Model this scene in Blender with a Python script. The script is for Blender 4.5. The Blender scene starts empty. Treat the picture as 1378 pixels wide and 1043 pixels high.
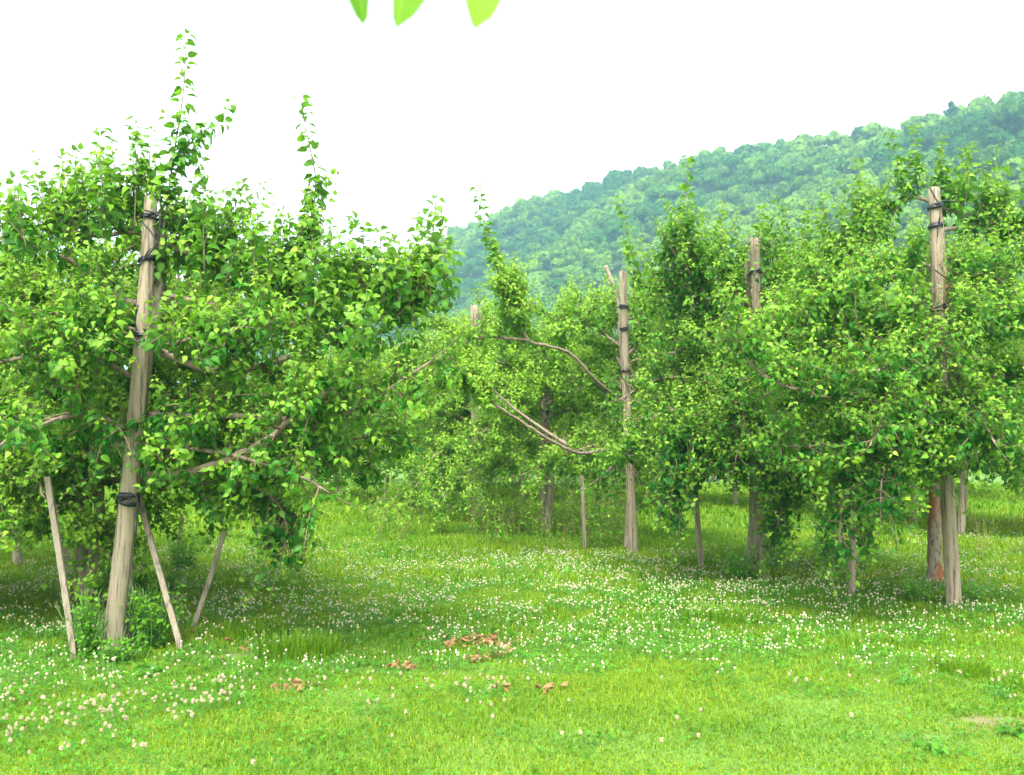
import bpy, math
import numpy as np
from math import radians, sin, cos, pi

scene = bpy.context.scene
COL = scene.collection

# ------------------------------------------------------------------ camera
CAMZ = 1.6
PITCH = math.atan(68.5 / 1352.0)
cam_d = bpy.data.cameras.new("camera")
cam_d.sensor_width = 36.0
cam_d.lens = 36.0 * 1352.0 / 1378.0
cam_d.clip_start = 0.05
cam_d.clip_end = 3000
cam_d.dof.use_dof = True
cam_d.dof.focus_distance = 9.0
cam_d.dof.aperture_fstop = 5.0
cam = bpy.data.objects.new("camera", cam_d)
COL.objects.link(cam)
cam.location = (0, 0, CAMZ)
cam.rotation_euler = (pi / 2 + PITCH, 0, 0)
scene.camera = cam

# ------------------------------------------------------------------ light
SUN_EL, SUN_AZ = radians(58), radians(190)      # azimuth: compass style, from +Y clockwise
w = bpy.data.worlds.new("World")
scene.world = w
w.use_nodes = True
nt = w.node_tree
nt.nodes.clear()
sky = nt.nodes.new("ShaderNodeTexSky")
sky.sky_type = 'NISHITA'
sky.sun_disc = False
sky.sun_elevation = SUN_EL
sky.sun_rotation = SUN_AZ
sky.air_density = 1.0
sky.dust_density = 4.0
sky.ozone_density = 1.0
hs = nt.nodes.new("ShaderNodeHueSaturation")
hs.inputs["Saturation"].default_value = 0.04
bg = nt.nodes.new("ShaderNodeBackground")
bg.inputs["Strength"].default_value = 0.15
wo = nt.nodes.new("ShaderNodeOutputWorld")
nt.links.new(sky.outputs[0], hs.inputs["Color"])
nt.links.new(hs.outputs[0], bg.inputs[0])
nt.links.new(bg.outputs[0], wo.inputs[0])

sd = bpy.data.lights.new("sun", 'SUN')
sd.energy = 1.2
sd.angle = radians(28)
sd.color = (1.0, 0.94, 0.80)
sun = bpy.data.objects.new("sun", sd)
COL.objects.link(sun)
sun.location = (-5, -10, 30)
# direction to sun
sx, sy, sz = sin(SUN_AZ) * cos(SUN_EL), cos(SUN_AZ) * cos(SUN_EL), sin(SUN_EL)
import mathutils
sun.rotation_euler = mathutils.Vector((sx, sy, sz)).to_track_quat('Z', 'Y').to_euler()

vs = scene.view_settings
vs.view_transform = 'Standard'
vs.look = 'None'
vs.gamma = 1.0
vs.exposure = 2.0
scene.cycles.max_bounces = 8
scene.cycles.transparent_max_bounces = 4
scene.cycles.volume_bounces = 1
scene.cycles.use_denoising = True

# ------------------------------------------------------------------ helpers
def unit(v):
    v = np.asarray(v, float)
    n = np.linalg.norm(v, axis=-1, keepdims=True)
    return v / np.maximum(n, 1e-9)

FWD = np.array([0, cos(PITCH), sin(PITCH)])
UPV = np.array([0, -sin(PITCH), cos(PITCH)])
def ray(px, py):
    return np.array([(px - 689) / 1352.0, 0, 0]) + FWD + UPV * (521.5 - py) / 1352.0
def P(px, py, d):
    r = ray(px, py)
    return np.array([0, 0, CAMZ]) + r * (d / r[1])
def G(px, py):
    r = ray(px, py)
    return np.array([0, 0, CAMZ]) + r * (CAMZ / -r[2])
def proj(pts):
    q = np.asarray(pts) - np.array([0, 0, CAMZ])
    f = q @ FWD
    return 689 + 1352 * q[:, 0] / f, 521.5 - 1352 * (q @ UPV) / f

def gz(x, y):
    x = np.asarray(x, float); y = np.asarray(y, float)
    return (0.022 * np.sin(x * 1.7 + 0.6 * y) + 0.018 * np.sin(y * 2.1 - 0.9 * x + 1.3)
            + 0.012 * np.sin(x * 4.3 + 2.0) * np.sin(y * 3.7))

def vnoise(x, y, s, seed=0):
    """smooth value noise in 0..1"""
    x = np.asarray(x, float) / s; y = np.asarray(y, float) / s
    xi = np.floor(x).astype(np.int64); yi = np.floor(y).astype(np.int64)
    fx = x - xi; fy = y - yi
    fx = fx * fx * (3 - 2 * fx); fy = fy * fy * (3 - 2 * fy)
    def h(a, b):
        n = (a * 374761393 + b * 668265263 + seed * 974634777) & 0xffffffff
        n = ((n ^ (n >> 13)) * 1274126177) & 0xffffffff
        return ((n ^ (n >> 16)) & 0xffff) / 65535.0
    return ((h(xi, yi) * (1 - fx) + h(xi + 1, yi) * fx) * (1 - fy)
            + (h(xi, yi + 1) * (1 - fx) + h(xi + 1, yi + 1) * fx) * fy)

class Acc:
    """collects vertices, faces of mixed size and a per-vertex tint, links them as one mesh"""
    def __init__(self):
        self.v = []; self.f = {}; self.t = []; self.n = 0; self.mi = {}
    def add(self, verts, faces, tint=None, mat=0):
        verts = np.asarray(verts, float).reshape(-1, 3)
        for fa in (faces if isinstance(faces, (list, tuple)) else [faces]):
            fa = np.asarray(fa, np.int64)
            self.f.setdefault((fa.shape[1], mat), []).append(fa + self.n)
        self.v.append(verts)
        if tint is None: tint = np.zeros((len(verts), 3))
        tint = np.asarray(tint, float)
        if tint.ndim == 1: tint = np.repeat(tint[None], len(verts), 0)
        self.t.append(tint)
        self.n += len(verts)
    def mesh(self, name, mats, smooth=True, origin=(0, 0, 0)):
        me = bpy.data.meshes.new(name)
        if self.n:
            v = np.concatenate(self.v) - np.asarray(origin, float)
            me.vertices.add(len(v))
            me.vertices.foreach_set("co", v.astype(np.float32).ravel())
            loops, starts, mids = [], [], []
            pos = 0
            for (k, mi), fl in self.f.items():
                fa = np.concatenate(fl)
                loops.append(fa.ravel())
                starts.append(pos + np.arange(len(fa)) * k)
                mids.append(np.full(len(fa), mi))
                pos += fa.size
            loops = np.concatenate(loops); starts = np.concatenate(starts); mids = np.concatenate(mids)
            me.loops.add(len(loops))
            me.loops.foreach_set("vertex_index", loops.astype(np.int32))
            me.polygons.add(len(starts))
            me.polygons.foreach_set("loop_start", starts.astype(np.int32))
            me.polygons.foreach_set("material_index", mids.astype(np.int32))
            me.polygons.foreach_set("use_smooth", np.full(len(starts), smooth))
            t = np.concatenate(self.t)
            a = me.attributes.new("tint", 'FLOAT_COLOR', 'POINT')
            a.data.foreach_set("color", np.concatenate([t, np.ones((len(t), 1))], 1).astype(np.float32).ravel())
            me.update(calc_edges=True)
        for m in (mats if isinstance(mats, (list, tuple)) else [mats]):
            me.materials.append(m)
        return me
    def obj(self, name, mats, parent=None, origin=(0, 0, 0), smooth=True):
        o = bpy.data.objects.new(name, self.mesh(name, mats, smooth, origin))
        COL.objects.link(o)
        if parent is not None: o.parent = parent
        else: o.location = origin
        return o

def empty(name, loc):
    o = bpy.data.objects.new(name, None)
    o.empty_display_size = 0.3
    COL.objects.link(o)
    o.location = tuple(loc)
    return o
def tag(o, label=None, cat=None, group=None, kind=None):
    if label: o["label"] = label
    if cat: o["category"] = cat
    if group: o["group"] = group
    if kind: o["kind"] = kind
    return o
def copy_tree(o, parent=None):
    c = o.copy(); COL.objects.link(c)
    if parent is not None: c.parent = parent
    for ch in list(o.children): copy_tree(ch, c)
    return c

def tube(acc, pts, rad, sides=6, cap=True, tint=None, rough=0.0, rng=None, mat=0):
    pts = np.asarray(pts, float); n = len(pts)
    rad = np.broadcast_to(np.asarray(rad, float), (n,))
    tg = unit(np.gradient(pts, axis=0))
    m = unit(pts[-1] - pts[0])
    ref = np.array([1.0, 0.13, 0.07]) if abs(m[0]) < 0.7 else np.array([0.1, 0.2, 1.0])
    u = unit(np.cross(tg, ref)); vv = np.cross(tg, u)
    a = np.arange(sides) * 2 * pi / sides
    rr = rad[:, None] * np.ones(sides)
    if rough and rng is not None:
        rr = rr * (1 + rng.normal(0, rough, (n, sides)))
    ring = pts[:, None] + rr[..., None] * (np.cos(a)[None, :, None] * u[:, None] + np.sin(a)[None, :, None] * vv[:, None])
    v = ring.reshape(-1, 3)
    i = np.arange(n - 1)[:, None] * sides; j = np.arange(sides)[None]; k = (np.arange(sides) + 1) % sides
    f = np.stack([(i + j).ravel(), (i + k[None]).ravel(), (i + sides + k[None]).ravel(), (i + sides + j).ravel()], 1)
    fs = [f]
    if cap:
        v = np.concatenate([v, pts[-1:] + tg[-1:] * rad[-1] * 0.3, pts[:1]])
        e = n * sides; b = (n - 1) * sides
        fs.append(np.stack([b + j[0], b + k, np.full(sides, e)], 1))
        fs.append(np.stack([k, j[0], np.full(sides, e + 1)], 1))
    acc.add(v, fs, tint, mat)

def spline(way, step=0.08):
    w_ = np.asarray(way, float)
    p = np.concatenate([[2 * w_[0] - w_[1]], w_, [2 * w_[-1] - w_[-2]]])
    out = []
    for i in range(1, len(p) - 2):
        n = max(2, int(np.linalg.norm(p[i + 1] - p[i]) / step))
        t = (np.arange(n) / n)[:, None]
        a, b, c, d = p[i - 1], p[i], p[i + 1], p[i + 2]
        out.append(0.5 * ((2 * b) + (-a + c) * t + (2 * a - 5 * b + 4 * c - d) * t ** 2 + (-a + 3 * b - 3 * c + d) * t ** 3))
    out.append(w_[-1:])
    return np.concatenate(out)

# ------------------------------------------------------------------ materials
def newmat(name):
    m = bpy.data.materials.new(name); m.use_nodes = True
    n = m.node_tree; n.nodes.clear()
    return m, n, n.nodes, n.links
def N(nodes, t, **kw):
    x = nodes.new(t)
    for k, v in kw.items():
        if k in x.inputs: x.inputs[k].default_value = v
        else: setattr(x, k, v)
    return x
def mixc(nodes, links, fac, a, b, mode='MIX'):
    x = nodes.new("ShaderNodeMix"); x.data_type = 'RGBA'; x.blend_type = mode
    for s, val in ((x.inputs[0], fac), (x.inputs[6], a), (x.inputs[7], b)):
        if hasattr(val, "links") or isinstance(val, bpy.types.NodeSocket): links.new(val, s)
        elif isinstance(val, (int, float)): s.default_value = val
        else: s.default_value = (*val, 1)
    return x.outputs[2]

def leaf_mat(name, mature, young, under, trans=0.4, gloss=0.42, vein=0.25, spec=0.3, third=None, tmin=0.8):
    """tint.r = youth, tint.g = random, tint.b = distance from the midrib"""
    m, n, nd, ln = newmat(name)
    at = N(nd, "ShaderNodeAttribute", attribute_name="tint")
    sp = nd.new("ShaderNodeSeparateColor"); ln.new(at.outputs["Color"], sp.inputs[0])
    c = mixc(nd, ln, sp.outputs[0], mature, young)
    if third is not None:
        tr = N(nd, "ShaderNodeMapRange"); tr.inputs[1].default_value = tmin; tr.inputs[2].default_value = 1.0
        ln.new(sp.outputs[1], tr.inputs[0])
        c = mixc(nd, ln, tr.outputs[0], c, third)
    mr = N(nd, "ShaderNodeMapRange"); mr.inputs[3].default_value = 0.7; mr.inputs[4].default_value = 1.35
    ln.new(sp.outputs[1], mr.inputs[0])
    vm = nd.new("ShaderNodeVectorMath"); vm.operation = 'SCALE'
    ln.new(c, vm.inputs[0]); ln.new(mr.outputs[0], vm.inputs["Scale"])
    c = vm.outputs[0]
    if vein:
        mv = N(nd, "ShaderNodeMapRange"); mv.inputs[1].default_value = 0.0; mv.inputs[2].default_value = 0.22
        mv.inputs[3].default_value = vein; mv.inputs[4].default_value = 0.0
        ln.new(sp.outputs[2], mv.inputs[0])
        c = mixc(nd, ln, mv.outputs[0], c, (young[0] * 1.3, young[1] * 1.15, young[2] * 1.5))
    geo = nd.new("ShaderNodeNewGeometry")
    cu = mixc(nd, ln, 0.55, c, under)
    cc = mixc(nd, ln, geo.outputs["Backfacing"], c, cu)
    pb = N(nd, "ShaderNodeBsdfPrincipled"); pb.inputs["Roughness"].default_value = gloss
    pb.inputs["Specular IOR Level"].default_value = spec
    ln.new(cc, pb.inputs["Base Color"])
    tl = nd.new("ShaderNodeBsdfTranslucent")
    tc = mixc(nd, ln, 1.0, c, (1.25, 1.25, 0.5), 'MULTIPLY')
    ln.new(tc, tl.inputs["Color"])
    mx = nd.new("ShaderNodeMixShader"); mx.inputs[0].default_value = trans
    ln.new(pb.outputs[0], mx.inputs[1]); ln.new(tl.outputs[0], mx.inputs[2])
    o = nd.new("ShaderNodeOutputMaterial"); ln.new(mx.outputs[0], o.inputs[0])
    return m

def wood_mat(name, c1, c2, dark, scale=6.0, stretch=0.12, bump=0.5, stain=None):
    m, n, nd, ln = newmat(name)
    tc = nd.new("ShaderNodeTexCoord")
    mp = nd.new("ShaderNodeMapping"); mp.inputs["Scale"].default_value = (1, 1, stretch)
    ln.new(tc.outputs["Object"], mp.inputs[0])
    n1 = N(nd, "ShaderNodeTexNoise"); n1.inputs["Scale"].default_value = scale * 6; n1.inputs["Detail"].default_value = 6
    n1.inputs["Roughness"].default_value = 0.7
    n2 = N(nd, "ShaderNodeTexNoise"); n2.inputs["Scale"].default_value = scale; n2.inputs["Detail"].default_value = 3
    ln.new(mp.outputs[0], n1.inputs[0]); ln.new(tc.outputs["Object"], n2.inputs[0])
    c = mixc(nd, ln, n2.outputs[0], c1, c2)
    r = nd.new("ShaderNodeValToRGB"); r.color_ramp.elements[0].position = 0.36; r.color_ramp.elements[1].position = 0.5
    r.color_ramp.elements[0].color = (1, 1, 1, 1); r.color_ramp.elements[1].color = (0, 0, 0, 1)
    ln.new(n1.outputs[0], r.inputs[0])
    c = mixc(nd, ln, r.outputs[0], c, dark)
    if stain is not None:
        n3 = N(nd, "ShaderNodeTexNoise"); n3.inputs["Scale"].default_value = 8; n3.inputs["Detail"].default_value = 5
        ln.new(mp.outputs[0], n3.inputs[0])
        r3 = nd.new("ShaderNodeValToRGB"); r3.color_ramp.elements[0].position = 0.46; r3.color_ramp.elements[1].position = 0.54
        ln.new(n3.outputs[0], r3.inputs[0])
        c = mixc(nd, ln, r3.outputs[0], c, stain)
    pb = nd.new("ShaderNodeBsdfPrincipled"); pb.inputs["Roughness"].default_value = 0.85
    ln.new(c, pb.inputs["Base Color"])
    b = nd.new("ShaderNodeBump"); b.inputs["Strength"].default_value = bump; b.inputs["Distance"].default_value = 0.01
    ln.new(n1.outputs[0], b.inputs["Height"]); ln.new(b.outputs[0], pb.inputs["Normal"])
    o = nd.new("ShaderNodeOutputMaterial"); ln.new(pb.outputs[0], o.inputs[0])
    return m

def plain(name, col, rough=0.6, noise=0.0, nscale=30, col2=None):
    m, n, nd, ln = newmat(name)
    pb = nd.new("ShaderNodeBsdfPrincipled"); pb.inputs["Roughness"].default_value = rough
    pb.inputs["Base Color"].default_value = (*col, 1)
    if col2 is not None:
        tc = nd.new("ShaderNodeTexCoord")
        n1 = N(nd, "ShaderNodeTexNoise"); n1.inputs["Scale"].default_value = nscale
        ln.new(tc.outputs["Object"], n1.inputs[0])
        ln.new(mixc(nd, ln, n1.outputs[0], col, col2), pb.inputs["Base Color"])
    o = nd.new("ShaderNodeOutputMaterial"); ln.new(pb.outputs[0], o.inputs[0])
    return m

M_LEAF = leaf_mat("apple_leaf", (0.014, 0.150, 0.008), (0.25, 0.45, 0.035), (0.13, 0.29, 0.08), 0.42, 0.5, 0.3, 0.28, third=(0.28, 0.36, 0.04), tmin=0.975)
M_BARK = wood_mat("apple_bark", (0.31, 0.24, 0.175), (0.18, 0.13, 0.09), (0.07, 0.05, 0.035), 5, 0.5, 0.6)
M_TRUNK = wood_mat("old_trunk_bark", (0.36, 0.30, 0.23), (0.22, 0.17, 0.12), (0.06, 0.045, 0.03), 5, 0.3, 0.6, (0.26, 0.095, 0.03))
M_OLD = wood_mat("grey_apple_trunk_bark", (0.38, 0.32, 0.24), (0.26, 0.21, 0.15), (0.06, 0.045, 0.03), 5, 0.3, 0.6)
M_TWIG = plain("twig_bark", (0.16, 0.10, 0.06), 0.7)
M_SHOOT = plain("young_shoot_bark", (0.15, 0.11, 0.055), 0.6)
M_POST = wood_mat("weathered_post_wood", (0.37, 0.305, 0.21), (0.25, 0.20, 0.135), (0.07, 0.05, 0.035), 5, 0.06, 0.9)
M_STAKE = wood_mat("stake_wood", (0.38, 0.32, 0.24), (0.25, 0.20, 0.14), (0.10, 0.08, 0.06), 7, 0.05, 0.6)
M_STRAP = plain("black_rubber_strap", (0.012, 0.013, 0.02), 0.45)
M_APPLE = plain("unripe_apple_skin", (0.20, 0.34, 0.06), 0.35, col2=(0.30, 0.30, 0.09), nscale=25)
M_GRASS = leaf_mat("grass_blade", (0.045, 0.22, 0.006), (0.30, 0.42, 0.022), (0.16, 0.28, 0.03), 0.45, 0.6, 0, 0.15, third=(0.42, 0.38, 0.12))
M_CLOVER = leaf_mat("clover_leaf", (0.035, 0.19, 0.012), (0.13, 0.34, 0.02), (0.12, 0.26, 0.09), 0.35, 0.5, 0.25, 0.35)
M_WEED = leaf_mat("weed_leaf", (0.04, 0.20, 0.012), (0.17, 0.40, 0.022), (0.12, 0.26, 0.08), 0.42, 0.45, 0.25)
M_PETAL = plain("clover_petal", (0.60, 0.57, 0.40), 0.8, col2=(0.44, 0.32, 0.20), nscale=90)
M_STEM = plain("green_stem", (0.12, 0.26, 0.06), 0.6)
M_REDSTEM = plain("reddish_weed_stem", (0.26, 0.19, 0.07), 0.6)
M_DRY = plain("dry_brown_leaf", (0.42, 0.24, 0.10), 0.85, col2=(0.17, 0.08, 0.03), nscale=5)
M_FOREST = leaf_mat("broadleaf_forest", (0.020, 0.105, 0.012), (0.17, 0.30, 0.015), (0.10, 0.22, 0.08), 0.3, 0.7, 0, 0.2)
M_CONIFER = leaf_mat("dark_conifer_needles", (0.022, 0.075, 0.035), (0.05, 0.13, 0.05), (0.05, 0.10, 0.06), 0.15, 0.7, 0, 0.2)

# ------------------------------------------------------------------ leaves
# template: petiole + blade, y along the leaf, x across, z lift
LT = np.array([  # t, halfwidth, fold
    [0.00, -0.010, 0], [0.00, 0.010, 0], [0.20, 0.0, 0],
    [0.36, -0.215, 0.09], [0.36, 0.0, 0.0], [0.36, 0.215, 0.09],
    [0.64, -0.240, 0.12], [0.64, 0.0, 0.0], [0.64, 0.240, 0.12],
    [0.86, -0.110, 0.05], [0.86, 0.110, 0.05],
    [1.02, 0.0, -0.02]])
LF3 = np.array([[0, 1, 2], [2, 4, 3], [2, 5, 4], [9, 7, 10], [9, 10, 11]])
LF4 = np.array([[3, 4, 7, 6], [4, 5, 8, 7]])
LF3b = np.array([[6, 7, 9], [7, 8, 10]])
LEDGE = np.array([0, 0, 0, 1, 0, 1, 1, 0, 1, 0.6, 0.6, 0.1])

# the growers keep leaves clear of the posts: (x, y, x, y, half width, depth, share removed)
PRUNE = [(203, 262, 190, 395, 20, 7.6, .93), (190, 395, 176, 530, 18, 7.6, .8), (176, 530, 168, 640, 18, 7.6, .65), (168, 640, 150, 860, 24, 7.6, .97),
         (1256, 250, 1268, 420, 16, 9.6, .95), (1268, 420, 1274, 520, 14, 9.6, .6), (1280, 640, 1284, 830, 20, 9.6, .97), (1256, 660, 1256, 790, 18, 9.9, .9),
         (838, 362, 843, 540, 13, 14.1, .92), (845, 620, 853, 740, 16, 14.1, .9), (1014, 318, 1016, 415, 11, 11.8, .9), (735, 526, 735, 600, 10, 17.8, .95),
         (640, 408, 641, 440, 9, 19.0, .95), (1146, 700, 1146, 806, 9, 10.2, .7), (944, 665, 944, 765, 9, 12.5, .95), (1010, 660, 1014, 710, 12, 11.8, .9),
         (330, 600, 395, 560, 14, 7.2, .85), (255, 636, 335, 606, 14, 7.3, .8), (228, 700, 250, 790, 26, 7.6, .5), (66, 650, 100, 880, 14, 7.5, .85)]
class Leaves:
    def __init__(self): self.r = []
    def add(self, p, d, nrm, size, youth, arch, rnd, wid=1.0):
        self.r.append((np.atleast_2d(p), np.atleast_2d(d), np.atleast_2d(nrm), size, youth, arch, rnd, wid))
    def build(self, acc, mat=0):
        if not self.r: return
        def cat(i):
            out = []
            for r in self.r:
                k = len(r[0]); x = r[i]
                if i < 3: out.append(np.broadcast_to(x, (k, 3)))
                else: out.append(np.broadcast_to(np.asarray(x, float), (k,)))
            return np.concatenate(out)
        Pp, D, Nn, S, Y, A, R, W = [cat(i) for i in range(8)]
        if mat == 0 and PRUNE:
            qx, qy = proj(Pp); dep = Pp[:, 1]; keep = np.ones(len(Pp), bool); rg = np.random.default_rng(5).random(len(Pp))
            for (xa, ya, xb, yb, hw_, dd, pr) in PRUNE:
                tt = (qy - ya) / (yb - ya)
                keep &= ~((tt > 0) & (tt < 1) & (np.abs(qx - (xa + (xb - xa) * tt)) < hw_) & (dep < dd + .1) & (rg < pr))
            Pp, D, Nn, S, Y, A, R, W = [a_[keep] for a_ in (Pp, D, Nn, S, Y, A, R, W)]
        D = unit(D); Nn = unit(Nn - D * np.sum(Nn * D, 1, keepdims=True)); X = np.cross(D, Nn)
        t = LT[:, 0]; hw = LT[:, 1]; fo = LT[:, 2]
        # arch: bend the leaf in the D/N plane
        th = A[:, None] * t[None]                      # bend angle grows along the leaf
        yy = np.where(th > 1e-4, np.sin(th) / np.maximum(A[:, None], 1e-4), t[None])
        zz = -(1 - np.cos(th)) / np.maximum(A[:, None], 1e-4)
        V = (Pp[:, None] + S[:, None, None] * (X[:, None] * (hw[None] * W[:, None])[..., None]
             + D[:, None] * yy[..., None] + Nn[:, None] * (zz + fo[None])[..., None]))
        n = len(Pp); off = (np.arange(n) * len(LT))[:, None, None]
        tint = np.stack([np.repeat(Y, len(LT)), np.repeat(R, len(LT)), np.tile(LEDGE, n)], 1)
        acc.add(V.reshape(-1, 3), [(LF3[None] + off).reshape(-1, 3), (LF3b[None] + off).reshape(-1, 3), (LF4[None] + off).reshape(-1, 4)], tint, mat)
    def count(self): return sum(len(r[0]) for r in self.r)

UP = np.array([0, 0, 1.0])

def perp_frame(ax):
    ref = np.array([0.3, 0.2, 1.0]) if abs(ax[2]) < 0.8 else np.array([1.0, 0.2, 0.1])
    u = unit(np.cross(ax, ref)); return u, np.cross(ax, u)

class AppleTree:
    def __init__(self, seed, leafsize=0.088, dens=1.0, young=0.0, apples=22):
        self.g = np.random.default_rng(seed)
        self.ls = leafsize; self.dens = dens; self.young = young
        self.lv = Leaves(); self.limbs = []; self.trunk = Acc(); self.apples = []; self.na = apples
        self.tw = Acc()
    # --- a leafy extension shoot
    def shoot(self, p0, d, L, r=0.0035, lead=False, acc=None, spacing=0.024, big=1.0):
        g = self.g
        n = max(4, int(L / 0.06))
        t = np.linspace(0, 1, n)[:, None]
        bend = unit(g.normal(0, 1, 3)) * 0.10 * L
        pts = p0 + d * L * t + bend * t ** 2 + g.normal(0, 0.004, (n, 3)) * (t > 0)
        tube(acc if acc is not None else self.tw, pts, r * (1.0 - 0.65 * t[:, 0]), 4 if lead else 3, cap=False, mat=1 if not lead else 0)
        k = max(5, int(L / spacing * (0.9 + 0.2 * g.random())))
        s = np.linspace(0.06, 1.0, k)
        idx = s * (n - 1); i0 = np.minimum(idx.astype(int), n - 2); fr = (idx - i0)[:, None]
        pos = pts[i0] * (1 - fr) + pts[i0 + 1] * fr
        ax = unit(pts[i0 + 1] - pts[i0])
        u, v = perp_frame(unit(d))
        ph = np.arange(k) * 2.4 + g.random() * 6.28 + g.normal(0, 0.3, k)
        rad = np.cos(ph)[:, None] * u + np.sin(ph)[:, None] * v
        el = np.radians(12 + 38 * s ** 2 + g.normal(0, 10, k))[:, None]
        D = rad * np.cos(el) + ax * np.sin(el)
        D[:, 2] += 0.10 - 0.30 * (1 - s)
        Nn = ax * 0.8 + UP * 0.5 + g.normal(0, 0.55, (k, 3))
        size = self.ls * big * (1.0 - 0.36 * s ** 3) * g.uniform(0.65, 1.15, k)
        size[-1] *= 0.8
        self.lv.add(pos, D, Nn, size, np.clip(self.young + 0.24 + 0.85 * s ** 1.6 + g.normal(0, 0.1, k), 0, 1.1), g.uniform(1.0, 2.1, k), g.random(k), g.uniform(0.85, 1.05, k))
    # --- spur clusters along points
    def spurs(self, pos, ax, hang, youth):
        g = self.g
        m = len(pos)
        if m == 0: return
        k = g.integers(3, 7, m)
        pi_ = np.repeat(np.arange(m), k); n = len(pi_)
        ph = g.random(n) * 2 * pi
        el = g.normal(0.38, 0.35, n) - hang * 1.1
        D = np.stack([np.cos(ph) * np.cos(el), np.sin(ph) * np.cos(el), np.sin(el)], 1)
        D = D + ax[pi_] * 0.4
        Nn = UP[None] * (1.0 - 0.6 * hang) + g.normal(0, 0.30, (n, 3)) + unit(D * [1, 1, 0]) * hang * 0.9
        p = pos[pi_] + g.normal(0, 0.012, (n, 3))
        self.lv.add(p, D, Nn, self.ls * g.uniform(0.55, 1.2, n), np.clip(youth + self.young + g.normal(0, 0.14, n), 0, 1), g.uniform(0.7, 1.9, n) * (1 - .5 * hang), g.random(n), g.uniform(0.85, 1.1, n) + .12 * hang)
    # --- a lateral branch with spurs and a tip shoot
    def lateral(self, acc, p0, d, L, r, droop, youth, lvl=0):
        g = self.g
        n = max(4, int(L / 0.07))
        t = np.linspace(0, 1, n)[:, None]
        side = unit(g.normal(0, 1, 3))
        pts = p0 + d * L * t + side * 0.12 * L * np.sin(t * 3) * t - UP * droop * L * t ** 2 + g.normal(0, 0.008, (n, 3)) * (t > 0.05)
        tube(acc, pts, r * (1 - 0.7 * t[:, 0]) + 0.0015, 4, cap=False, rough=0.08, rng=g, mat=1)
        k = max(2, int(L * self.dens / (0.078 if droop < .45 else .05)))
        s = g.uniform(0.15, 1.0, k)
        idx = s * (n - 1); i0 = np.minimum(idx.astype(int), n - 2); fr = (idx - i0)[:, None]
        pos = pts[i0] * (1 - fr) + pts[i0 + 1] * fr
        ax = unit(pts[i0 + 1] - pts[i0])
        self.spurs(pos, ax, min(1.0, max(0.0, droop * 1.25 - .12)), youth)
        end = unit(pts[-1] - pts[-2])
        if droop < 0.5:
            self.shoot(pts[-1], unit(end * 0.8 + UP * 0.45 + g.normal(0, 0.15, 3)), g.uniform(0.18, 0.42))
            for _ in range(g.integers(1, 4)):
                q = pts[g.integers(1, n)]
                self.shoot(q, unit(end * 0.45 + UP * 0.8 + g.normal(0, 0.3, 3)), g.uniform(0.14, 0.36))
        else:
            self.shoot(pts[-1], unit(end + g.normal(0, 0.15, 3)), g.uniform(0.12, 0.25), big=1.1)
        if lvl == 0 and L > 0.35:
            for _ in range(g.integers(1, 4)):
                j = g.integers(1, n - 1)
                dd = unit(unit(pts[j + 1] - pts[j]) * 0.6 + unit(g.normal(0, 1, 3)) * [1, 1, 0.6])
                self.lateral(acc, pts[j], dd, L * g.uniform(0.35, 0.6), r * 0.5, droop, youth, 1)
        for p in pos:
            if g.random() < 0.10: self.apples.append((p + np.array([g.normal(0, .01), g.normal(0, .01), -0.035]), g.uniform(0.014, 0.020)))
    # --- a main limb through waypoints
    def limb(self, way, r0, r1=None, up=0.6, droop=0.15, bare=0.22, lat=0.11, latlen=0.55, youth=0.18, sprouts=1.0):
        g = self.g
        acc = Acc()
        pts = spline(way, 0.07)
        n = len(pts)
        amp = min(0.02, r0 * 0.4)
        pts = pts + g.normal(0, amp, (n, 3)) * np.linspace(0, 1, n)[:, None] * 0.5
        s = np.linspace(0, 1, n)
        r1 = r1 or r0 * 0.25
        tube(acc, pts, r0 + (r1 - r0) * s ** 0.8, 8, rough=0.06, rng=g)
        L = np.sum(np.linalg.norm(np.diff(pts, axis=0), axis=1))
        m = int(L / lat * self.dens)
        for k in range(m):
            f = bare + (1 - bare) * (k + g.random()) / m
            i = min(n - 2, int(f * (n - 1)))
            tg = unit(pts[i + 1] - pts[i])
            sd_ = unit(np.cross(tg, UP)) * (1 if k % 2 else -1)
            phi = radians(g.uniform(-45, 65))
            d = unit(sd_ * cos(phi) + UP * sin(phi) + tg * g.uniform(0.2, 0.8))
            ll = latlen * g.uniform(0.4, 1.1) * (1.1 - 0.45 * f)
            self.lateral(acc, pts[i], d, ll, 0.007 + 0.006 * (1 - f), droop * g.uniform(0.4, 1.6), youth * (0.2 + 0.7 * f) + 0.12 * max(0, d[2]))
        ns = int(L / 0.13 * sprouts)
        for k in range(ns):
            i = min(n - 2, int((bare + (1 - bare) * g.random()) * (n - 1)))
            self.shoot(pts[i], unit(UP + g.normal(0, 0.28, 3)), g.uniform(0.25, 0.62) * up, r=0.005)
        end = unit(pts[-1] - pts[-3])
        self.shoot(pts[-1], unit(end + UP * 0.3 * up), 0.35, r=0.006)
        self.limbs.append(acc)
        return pts
    # --- a tall water sprout
    def sprout(self, way, r0=0.010, side=6, youth=None, bare=0.1, big=1.25, spur=1.5):
        g = self.g
        pts = spline(way, 0.06); n = len(pts)
        acc = Acc()
        tube(acc, pts, r0 * (1 - 0.75 * np.linspace(0, 1, n)), 5)
        L = np.sum(np.linalg.norm(np.diff(pts, axis=0), axis=1))
        k = int(L * (1 - bare) / 0.024); s = np.linspace(bare, 1, k)
        idx = s * (n - 1); i0 = np.minimum(idx.astype(int), n - 2)
        pos = pts[i0]; ax = unit(pts[i0 + 1] - pts[i0])
        ph = np.arange(k) * 2.4 + g.normal(0, .3, k)
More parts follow.
